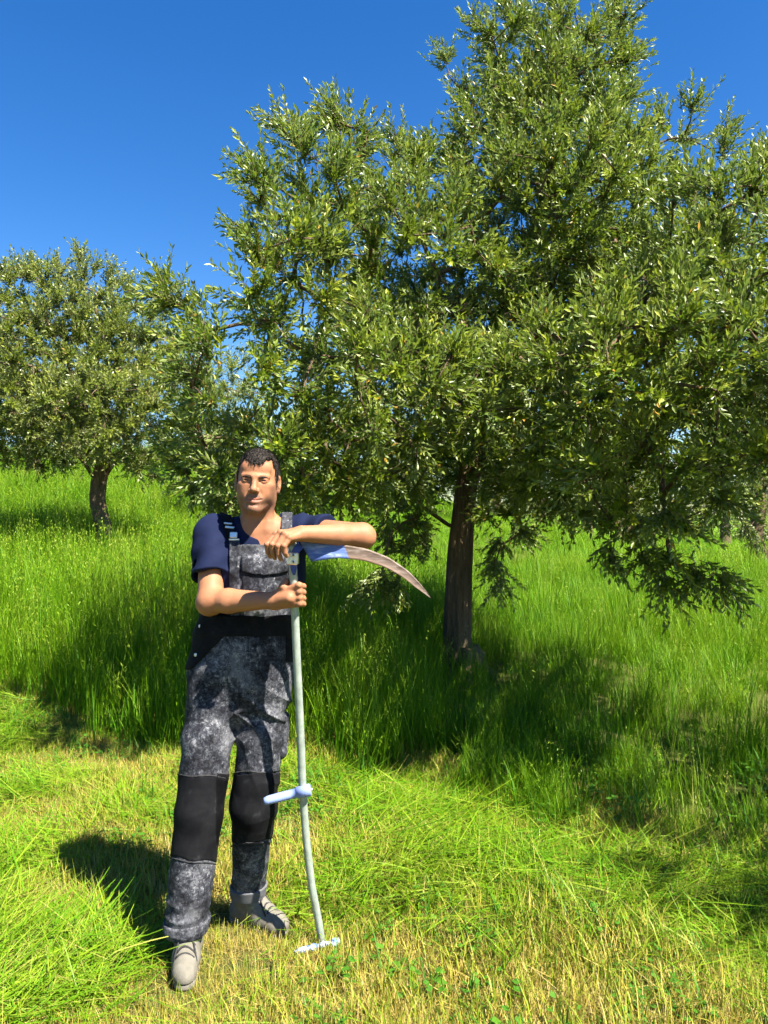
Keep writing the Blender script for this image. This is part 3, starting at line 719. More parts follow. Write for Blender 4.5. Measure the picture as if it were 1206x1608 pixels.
# ------------------------------------------------------------------ modelling by distance fields, polygonised with surface nets
def surface_nets(D, xs, ys, zs):
    ins = D < 0
    c = np.zeros(tuple(np.array(D.shape)-1), np.uint8); nx, ny, nz = D.shape
    for a in (0, 1):
        for b in (0, 1):
            for d in (0, 1): c += ins[a:nx-1+a, b:ny-1+b, d:nz-1+d]
    ci = np.argwhere((c > 0) & (c < 8))
    idx = np.full(c.shape, -1, np.int32); idx[tuple(ci.T)] = np.arange(len(ci))
    P = np.zeros((len(ci), 3)); cnt = np.zeros(len(ci))
    cr = [(a, b, d) for a in (0, 1) for b in (0, 1) for d in (0, 1)]
    for a in cr:
        for b in cr:
            if sum(b)-sum(a) == 1 and all(q >= p for p, q in zip(a, b)):
                ia, ib = ci+a, ci+b
                da, db = D[tuple(ia.T)], D[tuple(ib.T)]
                m = (da < 0) != (db < 0); tt = (da/np.where(m, da-db, 1))[m][:, None]
                pa = np.stack([xs[ia[m, 0]], ys[ia[m, 1]], zs[ia[m, 2]]], -1); pb = np.stack([xs[ib[m, 0]], ys[ib[m, 1]], zs[ib[m, 2]]], -1)
                P[m] += pa+(pb-pa)*tt; cnt[m] += 1
    P /= cnt[:, None]
    Q = []
    for ax in range(3):
        n = [1, 1, 1]; lo = [slice(1, -1)]*3; hi = [slice(1, -1)]*3
        lo[ax] = slice(0, -1); hi[ax] = slice(1, None)
        s = ins[tuple(lo)] != ins[tuple(hi)]
        e = np.argwhere(s)+[0 if k == ax else 1 for k in range(3)]
        b, d = (ax+1) % 3, (ax+2) % 3
        ub = np.zeros(3, int); ub[b] = 1; ud = np.zeros(3, int); ud[d] = 1
        q = np.stack([idx[tuple((e-ub-ud).T)], idx[tuple((e-ud).T)], idx[tuple(e.T)], idx[tuple((e-ub).T)]], -1)
        fl = ~ins[tuple(e.T)]; q[fl] = q[fl][:, ::-1]
        Q.append(q)
    Q = np.concatenate(Q); Q = Q[(Q >= 0).all(1)]
    return P, Q

def mxr(a):
    o = a[0]
    for b in a[1:]: o = np.maximum(o, b)
    return o
class Field:
    def __init__(s, lo, hi, h, zs=None):
        s.xs = np.arange(lo[0], hi[0], h); s.ys = np.arange(lo[1], hi[1], h); s.zs = np.arange(lo[2], hi[2], h) if zs is None else zs
        s.D = np.full((len(s.xs), len(s.ys), len(s.zs)), 0.3, np.float32)
    def sub(s, lo, hi):
        sl = []
        for a, l, h in ((s.xs, lo[0], hi[0]), (s.ys, lo[1], hi[1]), (s.zs, lo[2], hi[2])):
            sl.append(slice(max(0, np.searchsorted(a, l)-1), min(len(a), np.searchsorted(a, h)+1)))
        sl = tuple(sl)
        return sl, s.xs[sl[0]][:, None, None], s.ys[sl[1]][None, :, None], s.zs[sl[2]][None, None, :]
    def comb(s, sl, d, k, op):
        A = s.D[sl]
        d = d.astype(np.float32)
        if op == 'sub': d = -d
        if k <= 0: s.D[sl] = np.minimum(A, d) if op == 'add' else np.maximum(A, d); return
        h = np.clip(0.5+0.5*(A-d)/k, 0, 1)
        if op == 'add': s.D[sl] = A+(d-A)*h-k*h*(1-h)
        else: h = 1-h; s.D[sl] = A+(d-A)*h+k*h*(1-h)
    def cone(s, a, b, ra, rb, k=0.0, op='add', pad=0.045):
        a, b = np.asarray(a, float), np.asarray(b, float); m = max(ra, rb)+k+pad
        sl, X, Y, Z = s.sub(np.minimum(a, b)-m, np.maximum(a, b)+m)
        v = b-a; L2 = max(v@v, 1e-12)
        t = np.clip(((X-a[0])*v[0]+(Y-a[1])*v[1]+(Z-a[2])*v[2])/L2, 0, 1)
        d = np.sqrt((X-a[0]-t*v[0])**2+(Y-a[1]-t*v[1])**2+(Z-a[2]-t*v[2])**2)-(ra+(rb-ra)*t)
        s.comb(sl, d, k, op); return s
    def chain(s, pts, rs, k=0.0, k0=None):
        for i in range(len(pts)-1): s.cone(pts[i], pts[i+1], rs[i], rs[i+1], k if i or k0 is None else k0)
        return s
    def ell(s, c, r, k=0.0, op='add', M3=None, pad=0.045):
        c, r = np.asarray(c, float), np.asarray(r, float); m = r.max()+k+pad
        sl, X, Y, Z = s.sub(c-m, c+m); X, Y, Z = X-c[0], Y-c[1], Z-c[2]
        if M3 is not None: X, Y, Z = [M3[0, i]*X+M3[1, i]*Y+M3[2, i]*Z for i in range(3)]
        k0 = np.sqrt((X/r[0])**2+(Y/r[1])**2+(Z/r[2])**2); k1 = np.sqrt((X/r[0]**2)**2+(Y/r[1]**2)**2+(Z/r[2]**2)**2)
        s.comb(sl, k0*(k0-1)/np.maximum(k1, 1e-6), k, op); return s
    def loft(s, secs, k=0.0, op='add', ex=2.3, pad=0.05):
        """stack of upright elliptical sections: (z, cx, cy, rx, ry)"""
        S = np.array(sorted(secs)); m = S[:, 3:].max()+k+pad
        sl, X, Y, Z = s.sub([S[:, 1].min()-m, S[:, 2].min()-m, S[0, 0]-k-pad], [S[:, 1].max()+m, S[:, 2].max()+m, S[-1, 0]+k+pad])
        zz = Z.ravel(); g = [np.interp(zz, S[:, 0], S[:, i]) for i in (1, 2, 3, 4)]
        g = [np.convolve(np.pad(q, 4, mode='edge'), np.ones(9)/9, 'valid')[None, None, :] for q in g]
        q = (np.abs((X-g[0])/g[2])**ex+np.abs((Y-g[1])/g[3])**ex)**(1/ex)
        d = (q-1)*np.minimum(g[2], g[3]); d = np.maximum(d, np.maximum(S[0, 0]-Z, Z-S[-1, 0]))
        s.comb(sl, d, k, op); return s
    def grid(s): return s.xs[:, None, None], s.ys[None, :, None], s.zs[None, None, :]
    def near(s, w=0.03):
        m = np.abs(s.D) < w; i = np.argwhere(m)
        return m, np.stack([s.xs[i[:, 0]], s.ys[i[:, 1]], s.zs[i[:, 2]]], -1)
    def disp(s, fn, w=0.03):
        m, P = s.near(w); s.D[m] += fn(P).astype(np.float32); return s
    def mesh(s, name, D=None):
        P, Q = surface_nets(s.D if D is None else D, s.xs, s.ys, s.zs)
        for _ in range(1):
            pass
        return mesh_np(name, P, Q), P
def shell_mesh(f, name, off_out, region, lo=None, hi=None):
    """a piece of cloth lying on the surface of field f: grown by off_out, kept where region (a signed field) is negative"""
    sl, X, Y, Z = f.sub(lo, hi) if lo is not None else ((slice(None),)*3, *f.grid())
    D = f.D[sl]
    Dd = np.maximum(np.maximum(D-off_out, -(D+0.010)), region(X, Y, Z).astype(np.float32)+0*D)
    P, Q = surface_nets(Dd, f.xs[sl[0]], f.ys[sl[1]], f.zs[sl[2]])
    return mesh_np(name, P, Q), P
def px(X, Y): return X/Y*F+603
def pv(Z, Y): return 804+(1.6-Z)/Y*F
def rbox(u, v, u0, u1, v0, v1, s=0.00235):      # signed distance to a rectangle in front view, in metres
    return np.maximum(np.maximum(u0-u, u-u1), np.maximum(v0-v, v-v1))*s

# ---- materials of the man
t = NT('skin')
at = t.n('ShaderNodeAttribute', attribute_name='mask').outputs['Vector']; sx = t.n('ShaderNodeSeparateXYZ'); t.l(at, sx.inputs[0])
nz = t.noise(55, 5, 0.6, t.obj()); nl = t.noise(9, 3, 0.5, t.obj())
c = t.mix(nl, (0.285, 0.120, 0.056), (0.36, 0.165, 0.082))
c = t.mix(t.math('MULTIPLY', nz, 0.25), c, (0.26, 0.09, 0.05))
spk = t.noise(420, 2, 0.5, t.obj())
c = t.mix(t.math('MULTIPLY', sx.outputs[0], t.math('ADD', 0.25, t.math('MULTIPLY', spk, 0.75))), c, (0.075, 0.052, 0.042))       # beard shadow
c = t.mix(sx.outputs[1], c, (0.27, 0.085, 0.06))      # lips
M['skin'] = t.done(t.princ(c, 0.58, 0.25, nrm=t.bump(nz, 0.25, 0.004), **{'Subsurface Weight': 0.06, 'Subsurface Scale': 0.012}))
t = NT('hair'); nz = t.noise(160, 3, 0.6, t.obj())
M['hair'] = t.done(t.princ(t.mix(nz, (0.014, 0.011, 0.009), (0.055, 0.045, 0.037)), 0.8, 0.2, nrm=t.bump(nz, 0.6, 0.01)))
t = NT('brow_hair'); M['brow'] = t.done(t.princ((0.03, 0.02, 0.014), 0.6, 0.2))
t = NT('navy_jersey'); nz = t.noise(25, 5, 0.6, t.obj()); nf = t.noise(600, 2, 0.5, t.obj())
M['navy'] = t.done(t.princ(t.mix(nz, (0.003, 0.006, 0.024), (0.007, 0.012, 0.040)), 0.85, 0.15, nrm=t.bump(t.math('ADD', nz, t.math('MULTIPLY', nf, .2)), 0.25, 0.012)))
def camo(name, dust):
    t = NT(name); o = t.obj()
    v = t.n('ShaderNodeTexVoronoi'); v.inputs['Scale'].default_value = 260; v.distance = 'CHEBYCHEV'; v.inputs['Randomness'].default_value = 0.35; t.l(o, v.inputs['Vector'])
    cell = v.outputs['Position']
    n1 = t.noise(60, 4, 0.78, cell); n2 = t.noise(13, 3, 0.6, cell)
    f = t.math('ADD', t.math('MULTIPLY', n1, 0.65), t.math('MULTIPLY', n2, 0.42))
    c = t.ramp(f, [(0.0, (0.008, 0.008, 0.010)), (0.48, (0.020, 0.021, 0.027)), (0.55, (0.048, 0.050, 0.058)), (0.60, (0.11, 0.11, 0.118)), (0.65, (0.22, 0.215, 0.22))], 'CONSTANT')
    d = t.math('ADD', t.math('MULTIPLY', t.noise(7, 3, 0.6, o, 0.3), .62), t.math('MULTIPLY', t.noise(90, 3, 0.75, cell), .38)); df = t.ramp(d, [(0.0, (0, 0, 0)), (0.51, (.2, .2, .2)), (0.555, (.55, .55, .55)), (0.60, (1, 1, 1))], 'CONSTANT')
    c = t.mix(t.math('MULTIPLY', df, dust), c, (0.24, 0.24, 0.25))
    w = t.noise(700, 2, 0.5, o)
    return t.done(t.princ(c, 0.85, 0.2, nrm=t.bump(w, 0.25, 0.004)))
M['camo'] = camo('camouflage_cloth', 0.34); M['camo_bib'] = camo('camouflage_bib_cloth', 0.26)
t = NT('black_cloth'); o = t.obj(); d = t.noise(12, 6, 0.7, o, 0.3); w = t.noise(500, 2, 0.5, o)
M['black'] = t.done(t.princ(t.ramp(d, [(0.40, (0.004, 0.004, 0.005)), (0.58, (0.009, 0.009, 0.010)), (0.76, (0.035, 0.035, 0.038))]), 0.85, 0.12, nrm=t.bump(t.math('ADD', w, d), 0.3, 0.006)))
t = NT('grey_turn_up'); d = t.noise(20, 5, 0.6, t.obj()); M['cuff'] = t.done(t.princ(t.mix(d, (0.05, 0.05, 0.055), (0.16, 0.16, 0.165)), 0.85, 0.15))
t = NT('suede'); d = t.noise(38, 6, 0.75, t.obj()); f = t.noise(300, 3, 0.6, t.obj())
M['suede'] = t.done(t.princ(t.mix(d, (0.075, 0.068, 0.052), (0.23, 0.21, 0.17)), 0.9, 0.1, nrm=t.bump(f, 0.3, 0.005)))
t = NT('rubber'); M['rubber'] = t.done(t.princ((0.17, 0.155, 0.13), 0.8, 0.2))
t = NT('lace'); M['lace'] = t.done(t.princ((0.035, 0.034, 0.034), 0.8, 0.1))
t = NT('bright_metal'); d = t.noise(60, 4, 0.6, t.obj()); M['metal'] = t.done(t.princ(t.mix(d, (0.62, 0.61, 0.56), (0.80, 0.79, 0.74)), 0.38, 0.5, 0.85))
t = NT('dark_hole'); M['dark'] = t.done(t.princ((0.02, 0.02, 0.02), 0.7, 0.2))
t = NT('eye'); M['eye'] = t.done(t.princ((0.055, 0.04, 0.032), 0.2, 0.5))

FEET = np.array([-.62, 2.82, 0.0])
man = thing('person', tuple(FEET), 'man in camouflage bib overalls and navy t-shirt leaning on an upturned scythe', 'person')

# ---- joints
shL, shR = np.array([-.640, 2.86, 1.512]), np.array([-.300, 2.84, 1.528])          # his right, his left
elL, wrL = W(330, 944, 2.73), W(429, 943, 2.635)
elR, wrR = W(568, 841, 2.66), W(474, 838, 2.545)
hipL, hipR = np.array([-.628, 2.85, .98]), np.array([-.440, 2.88, .98])
knL, anL = W(312, 1278, 2.76), W(291, 1462, 2.71)
knR, anR = W(398, 1266, 2.84), W(388, 1405, 2.95)
POLE = [W(459, 852, 2.60), W(460, 890, 2.612), W(462, 934, 2.628), W(466, 1030, 2.655), W(471, 1130, 2.685), W(475, 1235, 2.715), W(480, 1310, 2.74), W(489, 1390, 2.77), W(500, 1445, 2.79), W(506, 1485, 2.81)]
fist = np.array(POLE[2])

# ---- head frame: x to the viewer's right, y away from the viewer, z up
HC = W(404.5, 757, 2.80)
roll, yaw = R(3.5), R(3.0)
HR = np.array(Matrix.Rotation(roll, 3, 'Y') @ Matrix.Rotation(yaw, 3, 'Z') @ Matrix.Rotation(R(-1), 3, 'X'))
def H(x, y, z): return HC+HR@np.array([x, y, z])
HS = 1.0
def head_shape(f):
    e = lambda x, y, z, rx, ry, rz, k=0.0, op='add': f.ell(H(x, y, z), (rx, ry, rz), k, op, HR)
    cn = lambda a, b, ra, rb, k=0.0, op='add': f.cone(H(*a), H(*b), ra, rb, k, op)
    e(0, .015, .036, .0735, .093, .082)
    e(0, -.022, -.022, .0615, .072, .084, .03)
    for sx_ in (-1, 1):
        cn((sx_*.041, -.012, -.064), (sx_*.013, -.068, -.097), .017, .015, .03)        # jaw line
        cn((sx_*.058, .005, -.02), (sx_*.045, -.006, -.060), .013, .014, .025)
        e(sx_*.041, -.062, -.014, .021, .018, .016, .02)                              # cheekbones
        e(sx_*.033, -.058, -.045, .020, .022, .025, .02)                              # cheeks
    e(0, -.080, -.099, .020, .018, .017, .018)                                        # chin
    e(0, -.068, .048, .052, .022, .034, .02)                                          # forehead
    cn((-.042, -.075, .017), (-.010, -.092, .015), .0095, .009, .010); cn((.042, -.075, .017), (.010, -.092, .015), .0095, .009, .010)
    for sx_ in (-1, 1): e(sx_*.031, -.099, .003, .0180, .0175, .0125, .009, 'sub')      # eye sockets
    for sx_ in (-1, 1):
        e(sx_*.031, -.077, .003, .0155, .0142, .0130, .004)                           # lids
        e(sx_*.031, -.094, .0015, .0135, .0110, .0034, .001, 'sub')                    # narrowed slit
    cn((0, -.088, .016), (0, -.106, -.026), .0085, .0100, .010)                       # nose
    e(0, -.110, -.032, .0118, .0115, .0105, .007)
    for sx_ in (-1, 1):
        e(sx_*.0125, -.099, -.036, .0085, .010, .0085, .005)
        e(sx_*.0065, -.106, -.0445, .0038, .0055, .003, .002, 'sub')
        cn((sx_*.022, -.094, -.036), (sx_*.033, -.082, -.068), .0035, .002, .006, 'sub')   # folds from nose to mouth
    e(0, -.0785, -.066, .031, .017, .021, .015)
    for sx_ in (-1, 1):
        cn((sx_*.023, -.0860, -.0648), (0, -.0915, -.0640), .0040, .0052, .004); cn((sx_*.016, -.0890, -.0738), (0, -.0925, -.0750), .0055, .0066, .005)
        cn((sx_*.028, -.0875, -.0650), (sx_*.011, -.0965, -.0692), .0026, .0026, .0015, 'sub'); cn((sx_*.011, -.0965, -.0692), (0, -.0980, -.0690), .0026, .0026, .0015, 'sub')
        e(sx_*.045, -.034, -.034, .0165, .030, .034, .02)
    cn((-.014, -.0965, -.0865), (.014, -.0965, -.0865), .0030, .0030, .006, 'sub')
    for sx_ in (-1, 1):                                                               # ears
        e(sx_*.077, .010, -.004, .0085, .019, .032, .006)
        e(sx_*.083, .000, .004, .007, .009, .018, .004, 'sub')
        e(sx_*.076, .003, -.030, .0065, .010, .010, .005)

zs_ = np.concatenate([np.arange(0.03, 1.20, .010), np.arange(1.20, 1.86, .0027)])
body = Field((-.82, 2.40, 0), (-.02, 3.03, 0), .0027, zs_)
head_shape(body)
body.cone(H(0, .022, -.045), (-.470, 2.862, 1.535), .056, .064, .025)
for sg in (-1, 1): body.cone(H(sg*.052, .01, -.06), W(407+sg*12, 831, 2.79), .010, .010, .03)
TOR = [(1.0, -.53, 2.86, .160, .105), (1.15, -.512, 2.86, .160, .105), (1.30, -.480, 2.86, .155, .105), (1.42, -.462, 2.86, .150, .100), (1.50, -.465, 2.862, .120, .085), (1.545, -.468, 2.862, .075, .065)]
body.loft(TOR, .03)
body.cone((-.47, 2.86, 1.515), shL, .060, .056, .04).cone((-.47, 2.86, 1.515), shR, .060, .056, .04)
for hp, kn, an in ((hipL, knL, anL), (hipR, knR, anR)):
    body.cone(hp, kn, .070, .055, .03).cone(kn, an, .056, .038, .02)
body.loft([(.96, -.535, 2.868, .14, .085), (1.04, -.53, 2.86, .15, .095)], .02)
# his right arm: upper arm hangs, forearm across the belly, fist round the snath
body.cone(shL, elL, .052, .044, .02)
body.cone(elL+[0, 0, .0], elL+(wrL-elL)*.30, .042, .0432, .02).cone(elL+(wrL-elL)*.30, wrL, .0432, .0275, .012)
body.ell(elL+[-.006, .01, -.012], (.043, .043, .040), .02)
pd = norm(np.array(POLE[3])-np.array(POLE[1]))     # pole axis, downwards
def ring(ang, r, dz): return fist+np.array([math.cos(ang)*r, math.sin(ang)*r, 0])+pd*(-dz)
A = math.pi/180
kn_prev = []
for i, dz in enumerate((.032, .0105, -.0105, -.0305)):
    wr = wrL+np.array([.008, -.004, dz*.55]); kp = ring(-62*A, .036, dz*1.02+.004)+[.004, 0, 0]
    body.cone(wr, kp, .0150, .0112, .010)
    body.chain([kp, ring(-5*A, .033-.001*i, dz-.002), ring(70*A, .028, dz-.002), ring(140*A, .0265, dz-.002)], [.0112, .0103, .0094, .0085], .0028, .005)
    body.ell(kp+[0, -.003, 0], (.0095, .009, .0085), .004)
    kn_prev.append(kp)
body.cone(wrL, ring(-80*A, .034, -.008)+[-.02, 0, 0], .027, .020, .015)
body.chain([wrL+[.018, .004, .018], ring(200*A, .040, .030), ring(165*A, .031, .046), ring(100*A, .0275, .050)], [.0150, .0125, .0110, .0092], .004, .012)
body.cone(wrL+[.012, -.016, .010], kn_prev[0], .006, .005, .006).cone(wrL+[.012, -.016, -.004], kn_prev[2], .006, .005, .006)
# his left arm: raised sideways, forearm laid over the blade, hand drooping over the clamp
body.cone(shR, elR, .052, .043, .02)
body.ell(elR+[.008, 0, -.006], (.040, .040, .038), .02)
body.cone(elR, elR+(wrR-elR)*.38, .038, .0370, .02).cone(elR+(wrR-elR)*.38, wrR, .0370, .0265, .012)
kns = [W(433, 839, 2.545), W(440, 837, 2.520), W(447, 839, 2.503), W(455, 845, 2.497)]
pips = [W(419.5, 855, 2.528), W(427, 855, 2.503), W(436, 857, 2.490), W(446, 857, 2.487)]
dips = [W(421, 867, 2.534), W(428.5, 868, 2.510), W(437.5, 870, 2.497), W(447.5, 868, 2.493)]
tips = [W(424.5, 874, 2.545), W(431.5, 876.5, 2.522), W(441, 878, 2.508), W(450, 873, 2.503)]
for i in range(4):
    st_ = wrR+np.array([-.004, .010-.007*i, .006-.004*i])
    body.cone(st_, kns[i], .0165, .0112, .012)
    body.chain([kns[i], pips[i], dips[i], tips[i]], [.0108, .0098, .0088, .0076], .0022, .004)
    body.ell(kns[i]+[0, -.004, .003], (.0095, .009, .009), .004); body.ell(pips[i]+[0, -.002, 0], (.0100, .0095, .0095), .002)
body.chain([wrR+[-.01, .012, -.008], W(459, 848, 2.585), W(449, 856, 2.60), W(443, 864, 2.598)], [.015, .0125, .0105, .0085], .004, .012)
me, P = body.mesh('body')
hl = (P-HC)@HR
x, y, z = hl[:, 0], hl[:, 1], hl[:, 2]
sm = lambda a, lo, hi: np.clip((a-lo)/(hi-lo), 0, 1)
front = sm(-y, -.03, .03)
beard = sm(-z, .035, .062)*sm(z, -.135, -.105)*sm(np.abs(x)*1.0+0*x, -.1, 0)*sm(-y, -.02, .02)
tash = sm(-(np.abs(z+.052)), -.012, -.006)*sm(-np.abs(x), -.034, -.024)*sm(-y, .07, .08)
side = sm(np.abs(x), .045, .06)*sm(-z, -.01, .03)*sm(-y, -.02, .0)*sm(z, -.13, -.1)
cheek_clear = 1-sm(-(((np.abs(x)-.034)/.020)**2+((z+.032)/.026)**2), -1.3, -.7)
beard = np.clip(np.maximum.reduce([beard*.9, tash, side*.8])*cheek_clear, 0, 1)*(z < -.01)
lips = sm(-(((x)/.024)**2+((z+.069)/.0088)**2), -1.2, -.7)*(y < -.08)
beard = beard*(1-lips)*.88
attr(me, 'mask', np.stack([beard, lips*.75, 0*x], -1), 'FLOAT_VECTOR')
part('body', me, M['skin'], man)
print('body', len(P), round(time.time()-T0, 1))

# ---- hair, brows, eyes
hf = Field(HC-np.array([.105, .125, .03]), HC+np.array([.105, .135, .145]), .0024)
hf.ell(H(0, .015, .036), (.0735, .093, .082), 0, 'add', HR); hf.ell(H(0, -.022, -.022), (.0635, .072, .084), .03, 'add', HR)
hf.ell(H(0, -.068, .048), (.052, .022, .034), .02, 'add', HR)
Xg, Yg, Zg = hf.grid(); Xr, Yr, Zr = Xg-HC[0], Yg-HC[1], Zg-HC[2]
lx = HR[0, 0]*Xr+HR[1, 0]*Yr+HR[2, 0]*Zr; ly = HR[0, 1]*Xr+HR[1, 1]*Yr+HR[2, 1]*Zr; lz = HR[0, 2]*Xr+HR[1, 2]*Yr+HR[2, 2]*Zr
ax_ = np.abs(lx)
line = .057+.026*np.clip((ax_-.018)/.022, 0, 1)-.052*np.clip((ax_-.052)/.014, 0, 1)       # widow's peak, bare temples
line = line-.16*np.clip((ly+.030)/.05, 0, 1)                                             # falls to the nape behind the ears
line = line+.004*np.sin(lx*420)*1+.003*np.sin(lx*910+1)
thick = .0018+.0062*np.clip((lz-.055)/.05, 0, 1)
hd = np.maximum(hf.D-thick, (line-lz)*.7)
hd = np.maximum(hd, -(hf.D+.012))
hd = hd+.0009*np.sin(lx*620+2*np.sin(ly*90))*np.sin(ly*300+lx*100)
Ph, Qh = surface_nets(hd.astype(np.float32), hf.xs, hf.ys, hf.zs)
hair = part('hair', mesh_np('hair', Ph, Qh), M['hair'], man)
rg = np.random.default_rng(12)
sel = rg.integers(0, len(Ph), 13000); p0 = Ph[sel]; ctr = H(0, .015, .03); nn = norm(p0-ctr)
comb = norm(nn*.22+(HR@np.array([.30, -.85, -.05]))*np.clip(.4+(p0@HR[:, 2]-HC@HR[:, 2])*8, .15, 1)[:, None]+np.array([0, 0, -.45])*np.clip(1-((p0-HC)@HR[:, 2])*14, 0, 1)[:, None]+rg.normal(size=nn.shape)*.16)
Ls = rg.uniform(.005, .011, len(sel)); st = p0[:, None]+comb[:, None]*(Ls[:, None]*np.array([-.3, .4, 1.0]))[..., None]
V, q = thin_strips(st, np.full(len(sel), .00065)); o = part('strands', mesh_np('strands', V, q), M['hair'], hair); o['kind'] = 'stuff'
for sg in (-1, 1):
    a = [H(sg*.013, -.0950, .0135), H(sg*.028, -.0925, .0170), H(sg*.042, -.084, .0165), H(sg*.049, -.076, .0105)]
    V, q, c = tube_mesh([(smooth_path(a, 10)-np.array([0, 0, .002]), np.interp(np.linspace(0, 1, 10), [0, .3, 1], [.0030, .0036, .0015]))], 6)
    part('eyebrow', mesh_np('eyebrow', V, q, c), M['brow'], man)
    f = Field(H(sg*.031, -.078, .003)-.016, H(sg*.031, -.078, .003)+.016, .0016); f.ell(H(sg*.031, -.0755, .002), (.0122, .0118, .0105), M3=HR, pad=.005)
    me, _ = f.mesh('eye'); part('eye', me, M['eye'], man)

# ---- t-shirt
sh = Field((-.84, 2.66, 1.0), (-.10, 3.06, 1.60), .004)
SH = [(1.155, -.515, 2.862, .172, .118), (1.17, -.512, 2.862, .173, .120), (1.25, -.495, 2.86, .172, .121), (1.36, -.472, 2.858, .166, .120), (1.44, -.462, 2.86, .163, .116), (1.50, -.463, 2.864, .150, .098), (1.545, -.468, 2.868, .085, .075)]
sh.loft(SH, .02)
sh.cone((-.475, 2.868, 1.520), shL+[.01, 0, -.005], .068, .068, .04).cone((-.465, 2.868, 1.525), shR+[-.01, 0, -.005], .066, .066, .04)
slL, slR = shL+(elL-shL)*.70, shR+(elR-shR)*.46
sv = Field((-.84, 2.66, 1.0), (-.10, 3.06, 1.60), .004)
sv.cone(shL, slL, .069, .078).cone(shR, slR, .064, .062)
def cut_plane(f, p, n):
    X, Y, Z = f.grid(); f.D = np.maximum(f.D, ((X-p[0])*n[0]+(Y-p[1])*n[1]+(Z-p[2])*n[2]).astype(np.float32))
nL = norm(elL-shL); nR = norm(elR-shR)
eL = shL+(elL-shL)*.64; eR = shR+(elR-shR)*.40
XL = sv.xs[:, None, None]+0*sv.D
keepR = sv.D.copy(); sv.D[XL > -.46] = .3; cut_plane(sv, eL, nL)
half = Field((-.84, 2.66, 1.0), (-.10, 3.06, 1.60), .004); half.D = np.where(XL > -.46, keepR, np.float32(.3)); cut_plane(half, eR, nR)
sv.D = np.minimum(sv.D, half.D)
sv.cone(eL-nL*.035, eL+nL*.06, .056, .066, 0, 'sub'); sv.cone(eR-nR*.03, eR+nR*.06, .043, .049, 0, 'sub')
sh.comb((slice(None),)*3, sv.D, .022, 'add'); del sv, half, XL, keepR
def sleeve_folds(P):
    w = .0070*wnoise(P*[1, 1, .5], 31, 24, 65, 8)+.004*wnoise(P, 32, 8, 20, 6)
    dl = np.linalg.norm(P-(shL+nL*.12), axis=1); w += .004*np.sin((P@norm(np.array([.5, .2, -.85])))*95+wnoise(P, 33, 8, 16)*1.5)*np.exp(-(dl/.11)**2)
    dr = np.linalg.norm(P-(shR+nR*.02), axis=1); w += .0035*np.sin(P@norm(np.array([.95, .1, -.3]))*120+wnoise(P, 34, 8, 16))*np.exp(-(dr/.08)**2)
    return w
sh.disp(sleeve_folds)
sh.cone(W(406, 817, 2.72), (-.470, 2.93, 1.585), .069, .072, .006, 'sub')      # neck opening
sh.cone((-.470, 2.86, 1.53), (-.470, 2.862, 1.66), .066, .072, .004, 'sub')
me, _ = sh.mesh('t_shirt'); tee = part('t_shirt', me, M['navy'], man)
rim = []
ccol = W(406, 817, 2.72)
print('shirt', round(time.time()-T0, 1))

# ---- overalls
tr = Field((-.85, 2.56, .03), (-.26, 3.10, 1.27), .0042)
TR = [(.87, -.535, 2.868, .165, .100), (.93, -.534, 2.868, .180, .122), (1.02, -.530, 2.865, .188, .134), (1.10, -.522, 2.863, .184, .131), (1.17, -.512, 2.862, .181, .128), (1.22, -.502, 2.861, .178, .126)]
tr.loft(TR, .02)
midL, midR = hipL+(knL-hipL)*.45, hipR+(knR-hipR)*.45
tr.ell((-.540, 2.868, .875), (.105, .095, .085), .04)
tr.cone(hipL+[.0, 0, .02], midL, .097, .095, .035).cone(midL, knL, .095, .080, .02)
tr.cone(hipR+[-.002, 0, .02], midR, .095, .089, .035).cone(midR, knR, .089, .079, .02)
tr.cone(knL, anL+[0, .012, .02], .080, .071, .02).cone(knR, anR+[0, .012, .02], .079, .061, .02)
def leg_cut(f, an, dz): 
    sl, X, Y, Z = f.sub(an-[.14, .15, .13], an+[.14, .17, .04]); f.D[sl] = np.maximum(f.D[sl], ((an[2]+dz)-Z+0*X+0*Y).astype(np.float32))
leg_cut(tr, anL, -.012); leg_cut(tr, anR, -.012)
def folds(P):
    z = P[:, 2]; w = .0050*wnoise(P, 41, 7, 20, 8)
    left = P[:, 0] < -.545
    kz = np.where(left, knL[2], knR[2]); az = np.where(left, anL[2], anR[2])
    ph = wnoise(P, 43, 5, 17, 8)*4.0+P[:, 0]*9+P[:, 1]*14
    cr = lambda a: np.abs(np.sin(a))**.6*2-1.2                      # sharp valleys, rounded tops
    amp = np.clip(.55+.7*wnoise(P, 47, 5, 12, 6), 0, 1.3)
    w += .0050*amp*cr(z*46+ph)*np.exp(-((z-az-.09)/.075)**2)
    w += .0038*amp*cr(z*31+ph*1.2+np.where(left, 1, -1)*P[:, 0]*12)*np.exp(-((z-kz-.10)/.07)**2)
    w += .0022*amp*cr(z*30+ph*1.3)*np.exp(-((z-kz+.06)/.07)**2)
    w += .0062*amp*cr((z*1.0+np.where(left, -.8, 1.0)*(P[:, 0]+.54))*30+wnoise(P, 44, 5, 12, 6)*2.4)*np.exp(-((z-.85)/.085)**2)
    w += .0040*amp*cr(P[:, 0]*38+z*8+wnoise(P, 46, 4, 9)*2)*np.exp(-((z-.70)/.10)**2)
    w += .0018*wnoise(P*[1, 1, 1.3], 42, 30, 75, 10)
    return w
tr.disp(folds, .035)
me, _ = tr.mesh('overalls'); ov = part('overalls', me, M['camo'], man)
print('trousers', round(time.time()-T0, 1))
def on_trousers(name, mat, off, region, lo, hi, **kw):
    me, _ = shell_mesh(tr, name, off, region, np.array(lo), np.array(hi)); return part(name, me, mat, ov, **kw)
